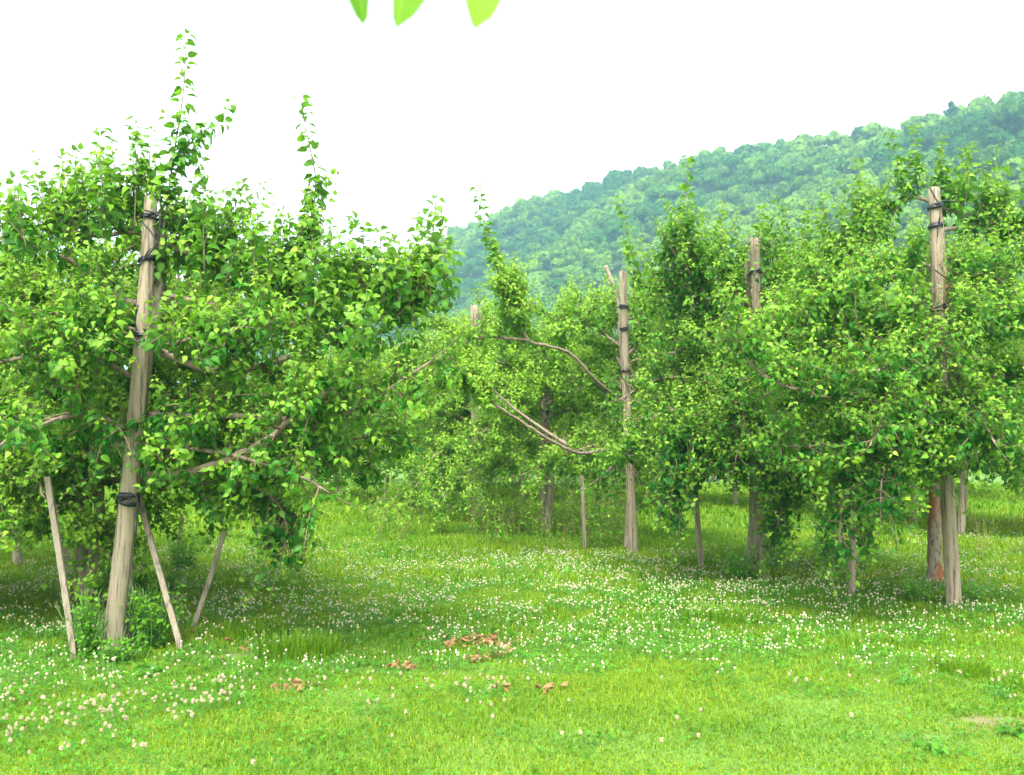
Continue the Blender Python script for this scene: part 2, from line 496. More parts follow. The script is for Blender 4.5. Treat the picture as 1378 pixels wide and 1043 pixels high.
        u, v = perp_frame(unit(pts[-1] - pts[0]))
        rad = np.cos(ph)[:, None] * u + np.sin(ph)[:, None] * v
        el = np.radians(10 + 25 * s + g.normal(0, 10, k))[:, None]
        D = rad * np.cos(el) + ax * np.sin(el)
        self.lv.add(pos, D, ax * 0.7 + UP * 0.5 + g.normal(0, .7, (k, 3)), self.ls * big * (1.25 - 0.4 * s ** 2) * g.uniform(.8, 1.1, k),
                    np.clip(0.12 + 0.45 * s + g.normal(0, .12, k), 0, 1), g.uniform(.9, 2.0, k), g.random(k) * .8, g.uniform(.9, 1.15, k))
        for j in range(int(side * 1.7)):
            f = g.uniform(0.05, 0.66); i = int(f * (n - 2))
            d = unit(unit(pts[i + 1] - pts[i]) * 0.7 + unit(g.normal(0, 1, 3)) * [1, 1, 0.3])
            self.shoot(pts[i], d, g.uniform(0.15, 0.45) * (1.15 - f), r=0.004, big=1.3)
        m = int(side * spur)
        i = (g.uniform(0.08, 0.55, m) * (n - 2)).astype(int)
        if m: self.spurs(pts[i], unit(pts[i + 1] - pts[i]), 0.2, 0.1)
        self.limbs.append(acc)
    def fill(self, base, H, count, reach, h0=0.9, az=None, droop=0.25, r=0.035, **kw):
        """random scaffold limbs round the trunk"""
        g = self.g
        a0 = g.random() * 6.28
        for k in range(count):
            f = (k + 0.5 * g.random()) / count
            h = h0 + (H - h0) * f ** 0.9
            a = (a0 + k * 2.4 + g.normal(0, 0.25)) if az is None else radians(g.uniform(*az))
            R_ = reach * (1 - 0.42 * f) * g.uniform(0.8, 1.1)
            o = np.array([cos(a), sin(a), 0])
            rise = 0.05 + 0.55 * f
            w0 = self.at(h) if hasattr(self, "at") else base + UP * h
            dr = droop * (1.5 - 1.2 * f)
            way = [w0, w0 + o * R_ * 0.35 + UP * R_ * rise * 0.45, w0 + o * R_ * 0.7 + UP * R_ * (rise * 0.8 - dr * 0.25), w0 + o * R_ + UP * R_ * (rise - dr)]
            self.limb(way, r * (1.15 - 0.4 * f), up=0.5 + 0.9 * f, droop=dr, latlen=0.5 + 0.15 * (1 - f), youth=0.12 + 0.25 * f, sprouts=0.7 + 0.8 * f, **kw)
    def set_trunk(self, way, r0, r1):
        g = self.g
        pts = spline(way, 0.08); n = len(pts)
        s = np.linspace(0, 1, n)
        rr = r0 + (r1 - r0) * s
        rr[:3] *= np.array([1.35, 1.18, 1.07])[:len(rr[:3])]
        pts[0, 2] -= 0.05
        tube(self.trunk, pts, rr, 14, rough=0.05, rng=g)
        self.at = lambda h: pts[np.argmin(np.abs(pts[:, 2] - h))]
        self.tp = pts
    def finish(self, base, label, group, join=False, trunkmat=None, name="apple_tree"):
        root = empty(name, base)
        tag(root, label, "apple tree", group)
        t = self.trunk.obj("trunk", trunkmat or M_OLD, root, base)
        if join:
            big = Acc()
            for a in self.limbs:
                for (k, mi), fl in a.f.items():
                    pass
            # merge limb meshes
            for a in self.limbs:
                v = np.concatenate(a.v); tt = np.concatenate(a.t)
                for (k, mi), fl in a.f.items():
                    big.f.setdefault((k, mi), []).extend([x + big.n for x in fl])
                big.v.append(v); big.t.append(tt); big.n += len(v)
            big.obj("limbs", [M_BARK, M_SHOOT], root, base)
        else:
            for a in self.limbs:
                a.obj("limb", [M_BARK, M_SHOOT], root, base)
        cr = Acc(); self.lv.build(cr)
        crown = cr.obj("crown", M_LEAF, root, base)
        self.tw.obj("twigs", [M_SHOOT, M_SHOOT], crown, base)
        if self.na and self.apples:
            g = self.g
            sel = g.permutation(len(self.apples))[:self.na]
            for i in sel:
                p, r = self.apples[i]
                o = bpy.data.objects.new("apple", APPLE); COL.objects.link(o)
                o.parent = root; o.location = tuple(p - np.asarray(base)); o.scale = (r, r, r * 0.95)
        print("tree", label[:30], self.lv.count())
        return root

def apple_mesh():
    a = Acc()
    th = np.linspace(0.02, pi - 0.02, 9); ph = np.arange(12) * 2 * pi / 12
    v = []
    for t in th:
        rr = sin(t) * (1.0 + 0.06 * cos(t)); z = cos(t) * (1 - 0.22 * math.exp(-(rr / 0.35) ** 2))
        for q in ph: v.append((rr * cos(q), rr * sin(q), z))
    f = []
    for i in range(8):
        for j in range(12): f.append((i * 12 + j, (i + 1) * 12 + j, (i + 1) * 12 + (j + 1) % 12, i * 12 + (j + 1) % 12))
    a.add(v, np.array(f))
    tube(a, [(0, 0, 0.75), (0.05, 0, 1.2), (0.18, 0, 1.7)], 0.08, 5, mat=1)
    return a.mesh("apple", [M_APPLE, M_STEM])
APPLE = apple_mesh()

# ------------------------------------------------------------------ ground
def ground():
    xs = np.unique(np.concatenate([np.linspace(-900, -30, 20), np.linspace(-30, 30, 260), np.linspace(30, 900, 20)]))
    ys = np.unique(np.concatenate([np.linspace(-300, 1, 12), np.linspace(1, 40, 260), np.linspace(40, 1500, 30)]))
    X, Y = np.meshgrid(xs, ys)
    fade = np.clip((45 - np.hypot(X, Y)) / 15, 0, 1)
    Z = gz(X, Y) * fade + (1 - fade) * 0
    v = np.stack([X, Y, Z], -1).reshape(-1, 3)
    nx = len(xs); i = np.arange(len(ys) - 1)[:, None] * nx; j = np.arange(nx - 1)[None]
    f = np.stack([(i + j), (i + j + 1), (i + j + 1 + nx), (i + j + nx)], -1).reshape(-1, 4)
    soil = soilmask(v[:, 0], v[:, 1])
    a = Acc(); a.add(v, f, np.stack([soil, soil, soil], 1))
    m, n, nd, ln = newmat("orchard_ground")
    tc = nd.new("ShaderNodeTexCoord")
    n1 = N(nd, "ShaderNodeTexNoise"); n1.inputs["Scale"].default_value = 14; n1.inputs["Detail"].default_value = 8
    n2 = N(nd, "ShaderNodeTexNoise"); n2.inputs["Scale"].default_value = 0.7; n2.inputs["Detail"].default_value = 4
    ln.new(tc.outputs["Object"], n1.inputs[0]); ln.new(tc.outputs["Object"], n2.inputs[0])
    c = mixc(nd, ln, n1.outputs[0], (0.03, 0.10, 0.012), (0.13, 0.24, 0.03))
    c = mixc(nd, ln, n2.outputs[0], c, (0.10, 0.22, 0.02))
    so = mixc(nd, ln, n1.outputs[0], (0.13, 0.075, 0.045), (0.30, 0.20, 0.13))
    at = N(nd, "ShaderNodeAttribute", attribute_name="tint")
    sp = nd.new("ShaderNodeSeparateColor"); ln.new(at.outputs["Color"], sp.inputs[0])
    c = mixc(nd, ln, sp.outputs[0], c, so)
    pb = nd.new("ShaderNodeBsdfPrincipled"); pb.inputs["Roughness"].default_value = 0.95
    ln.new(c, pb.inputs["Base Color"])
    b = nd.new("ShaderNodeBump"); b.inputs["Strength"].default_value = 0.6; b.inputs["Distance"].default_value = 0.03
    ln.new(n1.outputs[0], b.inputs["Height"]); ln.new(b.outputs[0], pb.inputs["Normal"])
    o = nd.new("ShaderNodeOutputMaterial"); ln.new(pb.outputs[0], o.inputs[0])
    ob = a.obj("ground", m); tag(ob, kind="structure")

SOIL = [(1350, 972, 0.26, 0.11), (1262, 990, 0.12, 0.04), (325, 886, 0.17, 0.10), (1180, 859, 0.22, 0.10), (1340, 852, 0.2, .1), (395, 930, .12, .06)]
SOILW = [(*G(a, b)[:2], c, d) for a, b, c, d in SOIL]
def soilmask(x, y):
    m = np.zeros_like(np.asarray(x, float))
    for cx, cy, rx, ry in SOILW:
        q = ((x - cx) / rx) ** 2 + ((y - cy) / ry) ** 2
        m = np.maximum(m, np.clip((1.6 - q) * 1.2 - 1.3 * vnoise(x, y, .07, 61), 0, 1))
    return m
ground()

# ------------------------------------------------------------------ ground cover
def scatter(g, d0, d1, dens, margin=1.25):
    """random points on the ground between depths d0 and d1, denser where wanted; area grows with the view"""
    half = lambda d: 0.5 * d * margin + 0.8
    A_ = (half(d0) + half(d1)) * (d1 - d0)
    n = int(A_ * dens)
    # trapezoid sampling
    y = g.uniform(d0, d1, n * 2); keep = g.random(n * 2) < half(y) / half(d1)
    y = y[keep][:n]
    x = g.uniform(-1, 1, len(y)) * half(y)
    return x, y

BLOBS = [(180, 835, 300, 55, .75), (1180, 800, 240, 40, .45), (1010, 825, 160, 25, .4), (830, 862, 150, 26, 1.5), (960, 868, 90, 18, 1.2), (740, 770, 150, 24, .9), (900, 770, 200, 30, .55), (560, 800, 130, 40, .25),
         (250, 905, 230, 18, .45), (60, 950, 190, 48, .7), (330, 950, 130, 30, .3), (800, 985, 200, 25, .12), (60, 790, 130, 60, .55), (440, 800, 150, 50, .25), (1180, 905, 75, 16, 1.0),
         (1290, 940, 120, 35, .3), (610, 940, 60, 12, .9), (560, 962, 110, 16, .5), (500, 975, 40, 8, .5), (150, 990, 200, 25, .25), (1100, 835, 260, 28, .45),
         (1250, 740, 160, 45, .5), (1050, 790, 120, 25, .5), (350, 760, 120, 40, .5), (1100, 935, 60, 10, .4), (700, 850, 120, 30, .3)]
BW = []
for a, b, rx, ry, s in BLOBS:
    c = G(a, b); e = G(a + rx, b); t = G(a, b - ry); bt = G(a, b + ry)
    BW.append((c[0], c[1], e[0] - c[0], max(0.15, (t[1] - bt[1]) / 2), s))
def cloverness(x, y):
    m = np.zeros_like(x)
    for cx, cy, rx, ry, s in BW:
        q = ((x - cx) / rx) ** 2 + ((y - cy) / ry) ** 2
        m = m + s * np.exp(-q * 0.9)
    return m * (0.03 + 3.0 * vnoise(x, y, 0.20, 5) ** 3.0)

def grass():
    g = np.random.default_rng(11)
    acc = Acc()
    for d0, d1, dens, hh, ww in ((3.6, 7.0, 6500, 0.048, 0.0032), (7.0, 11.0, 3600, 0.056, 0.0038), (11, 18, 1000, 0.085, 0.007), (18, 34, 260, 0.12, 0.014)):
        x, y = scatter(g, d0, d1, dens)
        keep = g.random(len(x)) > soilmask(x, y) * 0.93
        cl = cloverness(x, y)
        keep &= g.random(len(x)) > np.clip(cl * 0.55, 0, 0.6)
        x, y = x[keep], y[keep]; n = len(x)
        lush = vnoise(x, y, 0.9, 3) * 0.7 + vnoise(x, y, 0.25, 8) * 0.5
        tall = np.clip((y - 6.2) / 3, 0, 1)
        h = hh * g.uniform(0.45, 1.3, n) * (0.30 + 1.15 * lush) * (0.8 + 0.5 * tall)
        a = g.random(n) * 2 * pi; lean = g.uniform(0.15, 1.25, n)
        ld = np.stack([np.cos(a), np.sin(a), 0 * a], 1)
        sa = a + g.normal(pi / 2, 0.6, n); sd_ = np.stack([np.cos(sa), np.sin(sa), 0 * sa], 1) * (ww * g.uniform(.6, 1.3, n))[:, None]
        p = np.stack([x, y, gz(x, y) - 0.004], 1)
        m = p + UP * (h * 0.62)[:, None] + ld * (h * lean * 0.3)[:, None]
        t = p + UP * (h * (1.0 - 0.45 * lean))[:, None] + ld * (h * lean * 1.0)[:, None]
        V = np.stack([p - sd_, p + sd_, m + sd_ * 0.8, m - sd_ * 0.8, t], 1).reshape(-1, 3)
        off = (np.arange(n) * 5)[:, None]
        young = np.clip(0.72 - 0.7 * (vnoise(x, y, 0.8, 21) - 0.5) - 0.4 * (vnoise(x, y, 0.22, 22) - 0.5) - 0.2 * np.clip((y - 8) / 8, 0, 1) + g.normal(0, 0.2, n), 0, 1.1)
        rnd = g.random(n)
        straw = vnoise(x, y, 0.4, 31) * (y < 7.5)
        rnd = np.where(g.random(n) < 0.05 + 0.35 * straw ** 2 * np.clip((7.2 - y) / 1.5, 0.2, 1), rnd * .2 + .8, rnd * 0.8)
        tint = np.repeat(np.stack([young, rnd, np.ones(n)], 1), 5, 0)
        acc.add(V, [np.array([[0, 1, 2, 3]]) + off, np.array([[3, 2, 4]]) + off], tint)
    o = acc.obj("grass", M_GRASS); tag(o, "short yellow green lawn grass covering the orchard floor", "grass", kind="stuff")

CT = []  # clover leaf template: three leaflets
for k in range(3):
    a = k * 2 * pi / 3
    for (t, w_) in ((0.05, 0), (0.55, -0.42), (1.0, -0.2), (0.92, 0), (1.0, 0.2), (0.55, 0.42)):
        CT.append((cos(a) * t - sin(a) * w_, sin(a) * t + cos(a) * w_, 0.10 * t + 0.25 * abs(w_)))
CT = np.array(CT)
CF = np.array([[k * 6 + a for a in q] for k in range(3) for q in ((0, 1, 2, 3), (0, 3, 4, 5))])
def clover():
    g = np.random.default_rng(12)
    acc = Acc()
    for d0, d1, dens, sz in ((3.6, 7.0, 2000, 0.012), (7.0, 11.0, 1500, 0.0145), (11, 18, 420, 0.021), (18, 30, 70, 0.034)):
        x, y = scatter(g, d0, d1, dens)
        cl = cloverness(x, y)
        keep = g.random(len(x)) < np.clip(cl * 1.6 + 0.40 * (vnoise(x, y, 0.45, 9) * .6 + vnoise(x, y, 0.13, 19) * .4 > 0.56) + 0.03, 0, 1)
        keep &= soilmask(x, y) < 0.5
        x, y, cl = x[keep], y[keep], cl[keep]; n = len(x)
        z = gz(x, y) + g.uniform(0.02, 0.085, n) * np.clip(0.5 + 0.7 * cl, .5, 1.1)
        a = g.random(n) * 2 * pi; s = sz * g.uniform(.65, 1.3, n)
        R2 = np.stack([np.stack([np.cos(a), -np.sin(a)], 1), np.stack([np.sin(a), np.cos(a)], 1)], 1)
        xy = np.einsum('nij,kj->nki', R2, CT[:, :2]) * s[:, None, None]
        tl = g.normal(0, 0.35, (n, 2))
        zz = CT[None, :, 2] * s[:, None] + (xy * tl[:, None]).sum(-1)
        V = np.concatenate([xy, zz[..., None]], 2) + np.stack([x, y, z], 1)[:, None]
        off = (np.arange(n) * 18)[:, None, None]
        tint = np.stack([np.repeat(np.clip(g.normal(0.4, 0.25, n), 0, 1), 18), np.repeat(g.random(n), 18), np.tile(np.array([0, 1, 1, .3, 1, 1] * 3), n)], 1)
        acc.add(V.reshape(-1, 3), [(CF[None] + off).reshape(-1, 4)], tint)
        print("clover", n)
    o = acc.obj("clover_leaves", M_CLOVER); tag(o, "low green clover leaves growing in patches through the lawn", "clover", kind="stuff")

def flower_geo(lod, g):
    """clover head of radius 1, stem reaching down to z=-h; returns (verts, faces)"""
    if lod:
        v = [(0, 0, 0.95)] + [(cos(a) * 0.9, sin(a) * 0.9, 0.1) for a in np.arange(5) * 1.2566] + [(cos(a) * 0.6, sin(a) * 0.6, -0.7) for a in np.arange(5) * 1.2566]
        f3 = [(0, 1 + i, 1 + (i + 1) % 5) for i in range(5)]
        f4 = [(1 + i, 6 + i, 6 + (i + 1) % 5, 1 + (i + 1) % 5) for i in range(5)]
        return np.array(v), np.array(f3), np.array(f4)

def flowers():
    g = np.random.default_rng(13)
    X, Y = [], []
    for d0, d1, dens in ((3.8, 8, 210), (8, 14, 260), (14, 26, 110)):
        x, y = scatter(g, d0, d1, dens)
        k = g.random(len(x)) < np.clip(cloverness(x, y) * 1.3 - .05 + 0.05 * vnoise(x, y, .5, 44), 0, 1)
        k &= soilmask(x, y) < 0.5
        X.append(x[k]); Y.append(y[k])
    X = np.concatenate(X); Y = np.concatenate(Y)
    Z = gz(X, Y)
    h = g.uniform(0.06, 0.115, len(X))
    px, py = proj(np.stack([X, Y, Z + h], 1))
    inside = (px > 5) & (px < 1373) & (py < 1035)
    order = np.argsort(np.where(inside, Y, 1e6))
    near = order[:300]
    far = order[300:]
    print("flowers", len(X))
    # individual heads: five variants of petals packed round a ball, with stem
    variants = []
    for s in range(5):
        gg = np.random.default_rng(200 + s)
        a = Acc()
        R_ = 0.0125
        # petals: small lance faces pointing up-outward, lower ones hanging (browned)
        n = 70
        zc = 1 - 2 * (np.arange(n) + .5) / n
        ph = np.arange(n) * 2.39996
        for i in range(n):
            rr = math.sqrt(1 - zc[i] ** 2)
            o = np.array([cos(ph[i]) * rr, sin(ph[i]) * rr, zc[i]])
            dr = unit(o + UP * 0.5 * (1 if zc[i] > -0.2 else -1))
            sd_ = unit(np.cross(dr, UP + o * .01)) * R_ * 0.24
            b = o * R_ * 0.35; tip = o * R_ * 0.8 + dr * R_ * gg.uniform(.25, .5); mid = (b + tip) / 2 + o * R_ * 0.12
            a.add([b, mid - sd_, tip, mid + sd_], [np.array([[0, 1, 2, 3]])], None, 0 if zc[i] > -0.55 else 2)
        cv = np.array([[sin(q) * cos(e), sin(q) * sin(e), cos(q)] for q in (.1, 1.1, 2.1, 3.0) for e in np.arange(7) * .8976]) * R_ * .78
        a.add(cv, [np.array([[i * 7 + j, (i + 1) * 7 + j, (i + 1) * 7 + (j + 1) % 7, i * 7 + (j + 1) % 7] for i in range(3) for j in range(7)])])
        tube(a, [(0, 0, -0.1), (0.003, 0.002, -0.05), (0, 0, -0.003)], 0.0011, 4, mat=1)
        a.obj_ = a.mesh("clover_flower", [M_PETAL, M_STEM, M_DRY], smooth=False)
        variants.append(a.obj_)
    for c, i in enumerate(near):
        o = bpy.data.objects.new("clover_flower", variants[c % 5]); COL.objects.link(o)
        o.location = (X[i], Y[i], Z[i] + h[i])
        o.rotation_euler = (g.normal(0, .12), g.normal(0, .12), g.random() * 6.28)
        k = g.uniform(.5, .98); o.scale = (k, k, k)
        tag(o, "small round white clover flower on a thin stem in the nearest lawn", "flower", "white clover flowers in the nearest lawn")
    v, f3, f4 = flower_geo(1, g)
    acc = Acc()
    n = len(far); r = 0.0092 * g.uniform(.55, 1.25, n)
    c = np.stack([X[far], Y[far], Z[far] + h[far]], 1)
    V = c[:, None] + v[None] * r[:, None, None] * (1 + g.normal(0, .12, (n, len(v), 3)))
    off = (np.arange(n) * len(v))[:, None, None]
    acc.add(V.reshape(-1, 3), [(f3[None] + off).reshape(-1, 3), (f4[None] + off).reshape(-1, 4)])
    st = np.stack([c + [0.0012, 0, -.005], c - [0.0012, 0, .005], c - [0.0012, 0, .1], c + [0.0012, 0, -.1]], 1).reshape(-1, 3)
    acc.add(st, [np.array([[0, 1, 2, 3]]) + (np.arange(n) * 4)[:, None]], None, 1)
    o = acc.obj("clover_flowers", [M_PETAL, M_STEM], smooth=False); tag(o, "countless white clover flowers scattered across the farther orchard floor", "flowers", kind="stuff")

grass(); clover(); flowers()

# ------------------------------------------------------------------ posts, stakes
def lerp(a, b, t): return np.asarray(a) + (np.asarray(b) - np.asarray(a)) * t

def strap_part(root, base, c, axis, r, width, seed, tails=2, mesh_name="strap"):
    """a black strap wound round the post at c, with loose tails"""
    g = np.random.default_rng(seed)
    acc = Acc()
    u, v = perp_frame(axis)
    k = 20
    for lay in range(2):
        a = np.linspace(0, 2 * pi, k + 1)
        tilt = g.normal(0, 0.22, 2)
        rr = r * 1.07 + 0.004 + lay * 0.003
        cc = c + axis * g.normal(0, width * 0.35)
        ring = cc + rr * (np.cos(a)[:, None] * u + np.sin(a)[:, None] * v) + axis * ((tilt[0] * np.cos(a) + tilt[1] * np.sin(a)) * r)[:, None]
        out = unit(ring - cc)
        w2 = width * 0.5
        V = np.concatenate([ring - axis * w2, ring + axis * w2, ring + axis * w2 + out * 0.003, ring - axis * w2 + out * 0.003])
        n = k + 1; i = np.arange(k)
        fs = [np.stack([i + s * n, i + 1 + s * n, i + 1 + ((s + 1) % 4) * n, i + ((s + 1) % 4) * n], 1) for s in range(4)]
        acc.add(V, fs)
    kn = c + unit(np.array([g.normal(0, .5), -1, 0])) * r * 1.12
    for j in range(tails):
        d = unit(np.array([g.normal(0.5, .7), -0.4, g.normal(-0.2, .8)]))
        L = g.uniform(0.06, 0.16)
        pts = np.array([kn, kn + d * L * .5 + UP * .01, kn + d * L - UP * .01])
        tube(acc, pts, [0.007, 0.006, 0.004], 5)
    tube(acc, np.array([kn - u * .015, kn, kn + u * .015]), [0.008, 0.014, 0.008], 6)
    return acc.obj("strap", M_STRAP, root, base)

def post(base, top, r0, r1, label, group, straps=(), seed=1, name="support_post", sides=18):
    g = np.random.default_rng(seed)
    base = np.asarray(base, float); top = np.asarray(top, float)
    n = 30; t = np.linspace(0, 1, n)[:, None]
    root = empty(name, base); tag(root, label, "post", group)
    bend = np.array([g.normal(0, .025), g.normal(0, .02), 0])
    pts = base + (top - base) * t + bend * np.sin(t * pi)
    pts[0] -= UP * 0.08
    ax = unit(top - base); u, v = perp_frame(ax)
    a = np.arange(sides) * 2 * pi / sides
    ridge = 1 + 0.07 * np.cos(a * 2 + g.random() * 6) + 0.05 * np.cos(a * 5 + g.random() * 6)
    ridge[g.integers(0, sides)] *= 0.84
    ridge[g.integers(0, sides)] *= 0.88
    rr = (r0 + (r1 - r0) * t) * ridge[None] * (1 + 0.02 * np.sin(t * 9 + a[None] * 2) + g.normal(0, .012, (n, sides)))
    acc = Acc()
    ring = pts[:, None] + rr[..., None] * (np.cos(a)[None, :, None] * u + np.sin(a)[None, :, None] * v)
    V = ring.reshape(-1, 3)
    i = np.arange(n - 1)[:, None] * sides; j = np.arange(sides)[None]; k = (j + 1) % sides
    f = np.stack([(i + j), (i + k), (i + sides + k), (i + sides + j)], -1).reshape(-1, 4)
    tipc = pts[-1] + ax * 0.012
    inner = tipc + (ring[-1] - pts[-1]) * 0.78
    V = np.concatenate([V, inner, tipc[None] + ax * 0.004])
    b = (n - 1) * sides; c = n * sides; e = c + sides
    j = j[0]; k = k[0]
    acc.add(V, [f, np.stack([b + j, b + k, c + k, c + j], 1), np.stack([c + j, c + k, np.full(sides, e)], 1)])
    acc.obj("shaft", M_POST, root, base, smooth=True)
    for q, (f_, w_) in enumerate(straps):
        c_ = pts[0] * (1 - f_) + pts[-1] * f_ + bend * sin(f_ * pi)
        strap_part(root, base, c_, ax, (r0 + (r1 - r0) * f_) * 1.06, w_, seed * 10 + q, 2)
    return root

def stake(base, top, w_, label, group="wooden stakes propping the tree branches", seed=1, d_=None):
    g = np.random.default_rng(seed)
    base = np.asarray(base, float); top = np.asarray(top, float)
    d_ = d_ or w_ * 0.8
    root_o = base.copy()
    n = 14; t = np.linspace(0, 1, n)[:, None]
    pts = base + (top - base) * t + np.array([g.normal(0, .004), 0, 0]) * np.sin(t * pi)
    pts[0] -= UP * .05
    ax = unit(top - base); u, v = perp_frame(ax)
    b = 0.18
    prof = np.array([(1, 1 - b), (1 - b, 1), (-1 + b, 1), (-1, 1 - b), (-1, -1 + b), (-1 + b, -1), (1 - b, -1), (1, -1 + b)])
    ring = pts[:, None] + (prof[None, :, :1] * u * w_ / 2 + prof[None, :, 1:] * v * d_ / 2) * (1 + g.normal(0, .03, (n, 8, 1)))
    sides = 8
    i = np.arange(n - 1)[:, None] * sides; j = np.arange(sides)[None]; k = (j + 1) % sides
    f = np.stack([(i + j), (i + k), (i + sides + k), (i + sides + j)], -1).reshape(-1, 4)
    acc = Acc(); V = np.concatenate([ring.reshape(-1, 3), pts[-1:] + ax * .003])
    bb = (n - 1) * sides
    acc.add(V, [f, np.stack([bb + j[0], bb + k[0], np.full(sides, n * sides)], 1)])
    o = acc.obj("wooden_stake", M_STAKE, None, root_o, smooth=False)
    tag(o, label, "stake", group)
    return o

GP = "weathered posts supporting the apple trees"
b = G(150, 878); post_l = post(b, P(203, 266, b[1] + .1), 0.074, 0.049, "thick weathered leaning post with black straps at the near left tree", GP, ((.345, .03), (.675, .02), (.70, .02), (.86, .03), (.955, .02)), 3)
b = G(1284, 818); post_r = post(b, P(1257, 254, b[1]), 0.068, 0.052, "straight weathered post with black straps beside the peeling right hand trunk", GP, ((.96, .03), (.91, .03), (.72, .03), (.5, .02)), 4)
def band(root, d, *px):
    acc = Acc(); p = spline([P(x, y, d) for x, y in px], .02)
    tube(acc, p, .0065, 5); acc.obj("strap", M_STRAP, root, np.array(root.location))
band(post_l, 7.46, (195, 283), (214, 290), (213, 318), (206, 335), (191, 352))
band(post_l, 7.46, (192, 300), (203, 312), (213, 330))
band(post_l, 7.42, (160, 663), (183, 667), (184, 695), (183, 722))
band(post_l, 7.42, (186, 410), (182, 430), (184, 445))
band(post_r, 9.42, (1262, 272), (1256, 262), (1251, 252)); band(post_r, 9.42, (1262, 274), (1272, 270), (1290, 272))
band(post_r, 9.42, (1258, 363), (1270, 372), (1288, 384))
b = G(853, 745); post(b, P(838, 366, b[1]), 0.062, 0.050, "pale post with black straps in the middle of the view", GP, ((.875, .03), (.80, .02), (.65, .03)), 5)
b = G(1018, 775); post(b + [0.05, 0.1, 0], P(1015, 322, b[1] + .1), 0.075, 0.058, "weathered post with a strap half hidden in foliage right of centre", GP, ((.90, .03),), 6)
b = G(110, 808); post(b, P(118, 330, b[1]), 0.085, 0.070, "dark split post with a long black crack behind the near left tree", GP, ((.5, .03),), 7)
b = G(86, 772); post(b, P(95, 420, b[1]), 0.075, 0.065, "pale post standing behind the left hand slanting stake", GP, (), 8)
b = G(735, 712); post(b, P(735, 525, b[1]), 0.085, 0.075, "pale post with one strap seen under the middle foliage", GP, ((.92, .04), (.85, .03)), 9)
b = G(645, 706); post(b, P(638, 412, b[1]), 0.085, 0.07, "far brown post left of the tall weeds", GP, (), 10)
b = G(587, 690); post(b, P(590, 430, b[1]), 0.085, 0.07, "farthest thin brown post under the left edge of the middle trees", GP, (), 12)
b = G(1292, 720); post(b, P(1290, 520, b[1]), 0.07, 0.06, "short brown post seen behind the strapped right hand post", GP, (), 13)

b = G(101, 886); stake(b, P(64, 642, b[1] + .15), 0.055, "pale slanting stake leftmost of the near stakes", seed=1)
b = G(245, 878); stake(b, P(186, 668, b[1] + .25), 0.055, "grey stake slanting down right from the strapped left post", seed=2)
b = G(257, 853); stake(b, P(302, 715, b[1] + .1), 0.050, "round brown stake slanting up right under the low left branch", seed=3)
b = G(236, 765); stake(b, P(246, 695, b[1]), 0.055, "small shaded stake standing behind the crossed left stakes", seed=4)
b = G(944, 765); stake(b, P(934, 640, b[1]), 0.065, "thin grey stake under the dark hanging foliage right of centre", seed=5)
b = G(1146, 806); stake(b, P(1148, 660, b[1]), 0.055, "brown stake behind the lowest hanging leaves on the right", seed=6)
b = G(787, 737); stake(b, P(783, 640, b[1]), 0.055, "thin pale stake among weeds just left of the middle post", seed=7)

# ------------------------------------------------------------------ trees
GT = "apple trees in the orchard rows"
def way(d, *pts):
    out = []
    for q in pts:
        out.append(P(q[0], q[1], q[2] if len(q) > 2 else d))
    return out

# --- near left tree
t1 = AppleTree(101, 0.086, 1.12, -0.06, 40)
b1 = G(166, 872); b1 = np.array([b1[0], 7.78, 0])
t1.set_trunk([b1, P(172, 690, 7.75), P(186, 560, 7.78), P(212, 400, 7.8), P(218, 315, 7.78)], 0.060, 0.042)
t1.limb(way(7.7, (192, 642, 7.72), (255, 636, 7.4), (335, 606, 7.1), (395, 562, 6.9), (450, 520, 6.8)), 0.042, 0.018, bare=0.72, droop=0.2)
t1.limb(way(7.8, (216, 395), (262, 405, 7.75), (330, 414, 7.7), (376, 396, 7.7), (430, 382, 7.7), (515, 378, 7.7)), 0.024, 0.009, bare=0.35, up=1.2, sprouts=1.8, lat=.2, latlen=.4)
t1.limb(way(7.8, (212, 400), (178, 408), (148, 388), (95, 350, 7.6), (40, 330, 7.5)), 0.032, 0.010, bare=0.3, up=.9, sprouts=1.6, lat=.2, latlen=.4)
t1.limb(way(7.8, (214, 318), (172, 312), (130, 318, 7.7), (60, 300, 7.6)), 0.024, 0.008, bare=0.2, up=1.0, sprouts=2.2, lat=.35, latlen=.3)
t1.limb(way(7.8, (218, 325), (250, 340), (300, 330), (345, 345)), 0.020, 0.007, bare=0.1, up=1.2, sprouts=2, lat=.35, latlen=.3)
t1.limb(way(7.8, (206, 470), (300, 500, 7.6), (420, 470, 7.5), (520, 420, 7.4), (575, 375, 7.4)), 0.035, 0.010, bare=0.08, up=1.2, droop=.05, sprouts=2.2, lat=.15, latlen=.45)
t1.limb(way(7.8, (200, 560), (320, 560, 7.4), (450, 560, 7.2), (560, 500, 7.2), (600, 470, 7.2)), 0.035, 0.010, bare=0.06, droop=.25)
t1.limb(way(7.8, (195, 610), (300, 620, 7.9), (420, 600, 7.9), (540, 580, 7.8)), 0.035, 0.010, bare=0.06, droop=.35)
t1.limb(way(7.8, (192, 640), (270, 650, 7.9), (350, 660, 7.8), (385, 700, 7.7), (380, 745, 7.6)), 0.022, 0.008, bare=0.35, droop=.75, up=.3, sprouts=0, latlen=.3, lat=.05, youth=.02)
t1.limb(way(7.8, (195, 600), (300, 610, 7.2), (400, 640, 6.8), (440, 660, 6.7)), 0.024, 0.008, bare=0.06, droop=.45, up=.4, latlen=.45)
t1.limb(way(7.8, (195, 600), (130, 560, 7.3), (60, 570, 6.9), (0, 600, 6.6)), 0.030, 0.010, bare=0.06, droop=.4)
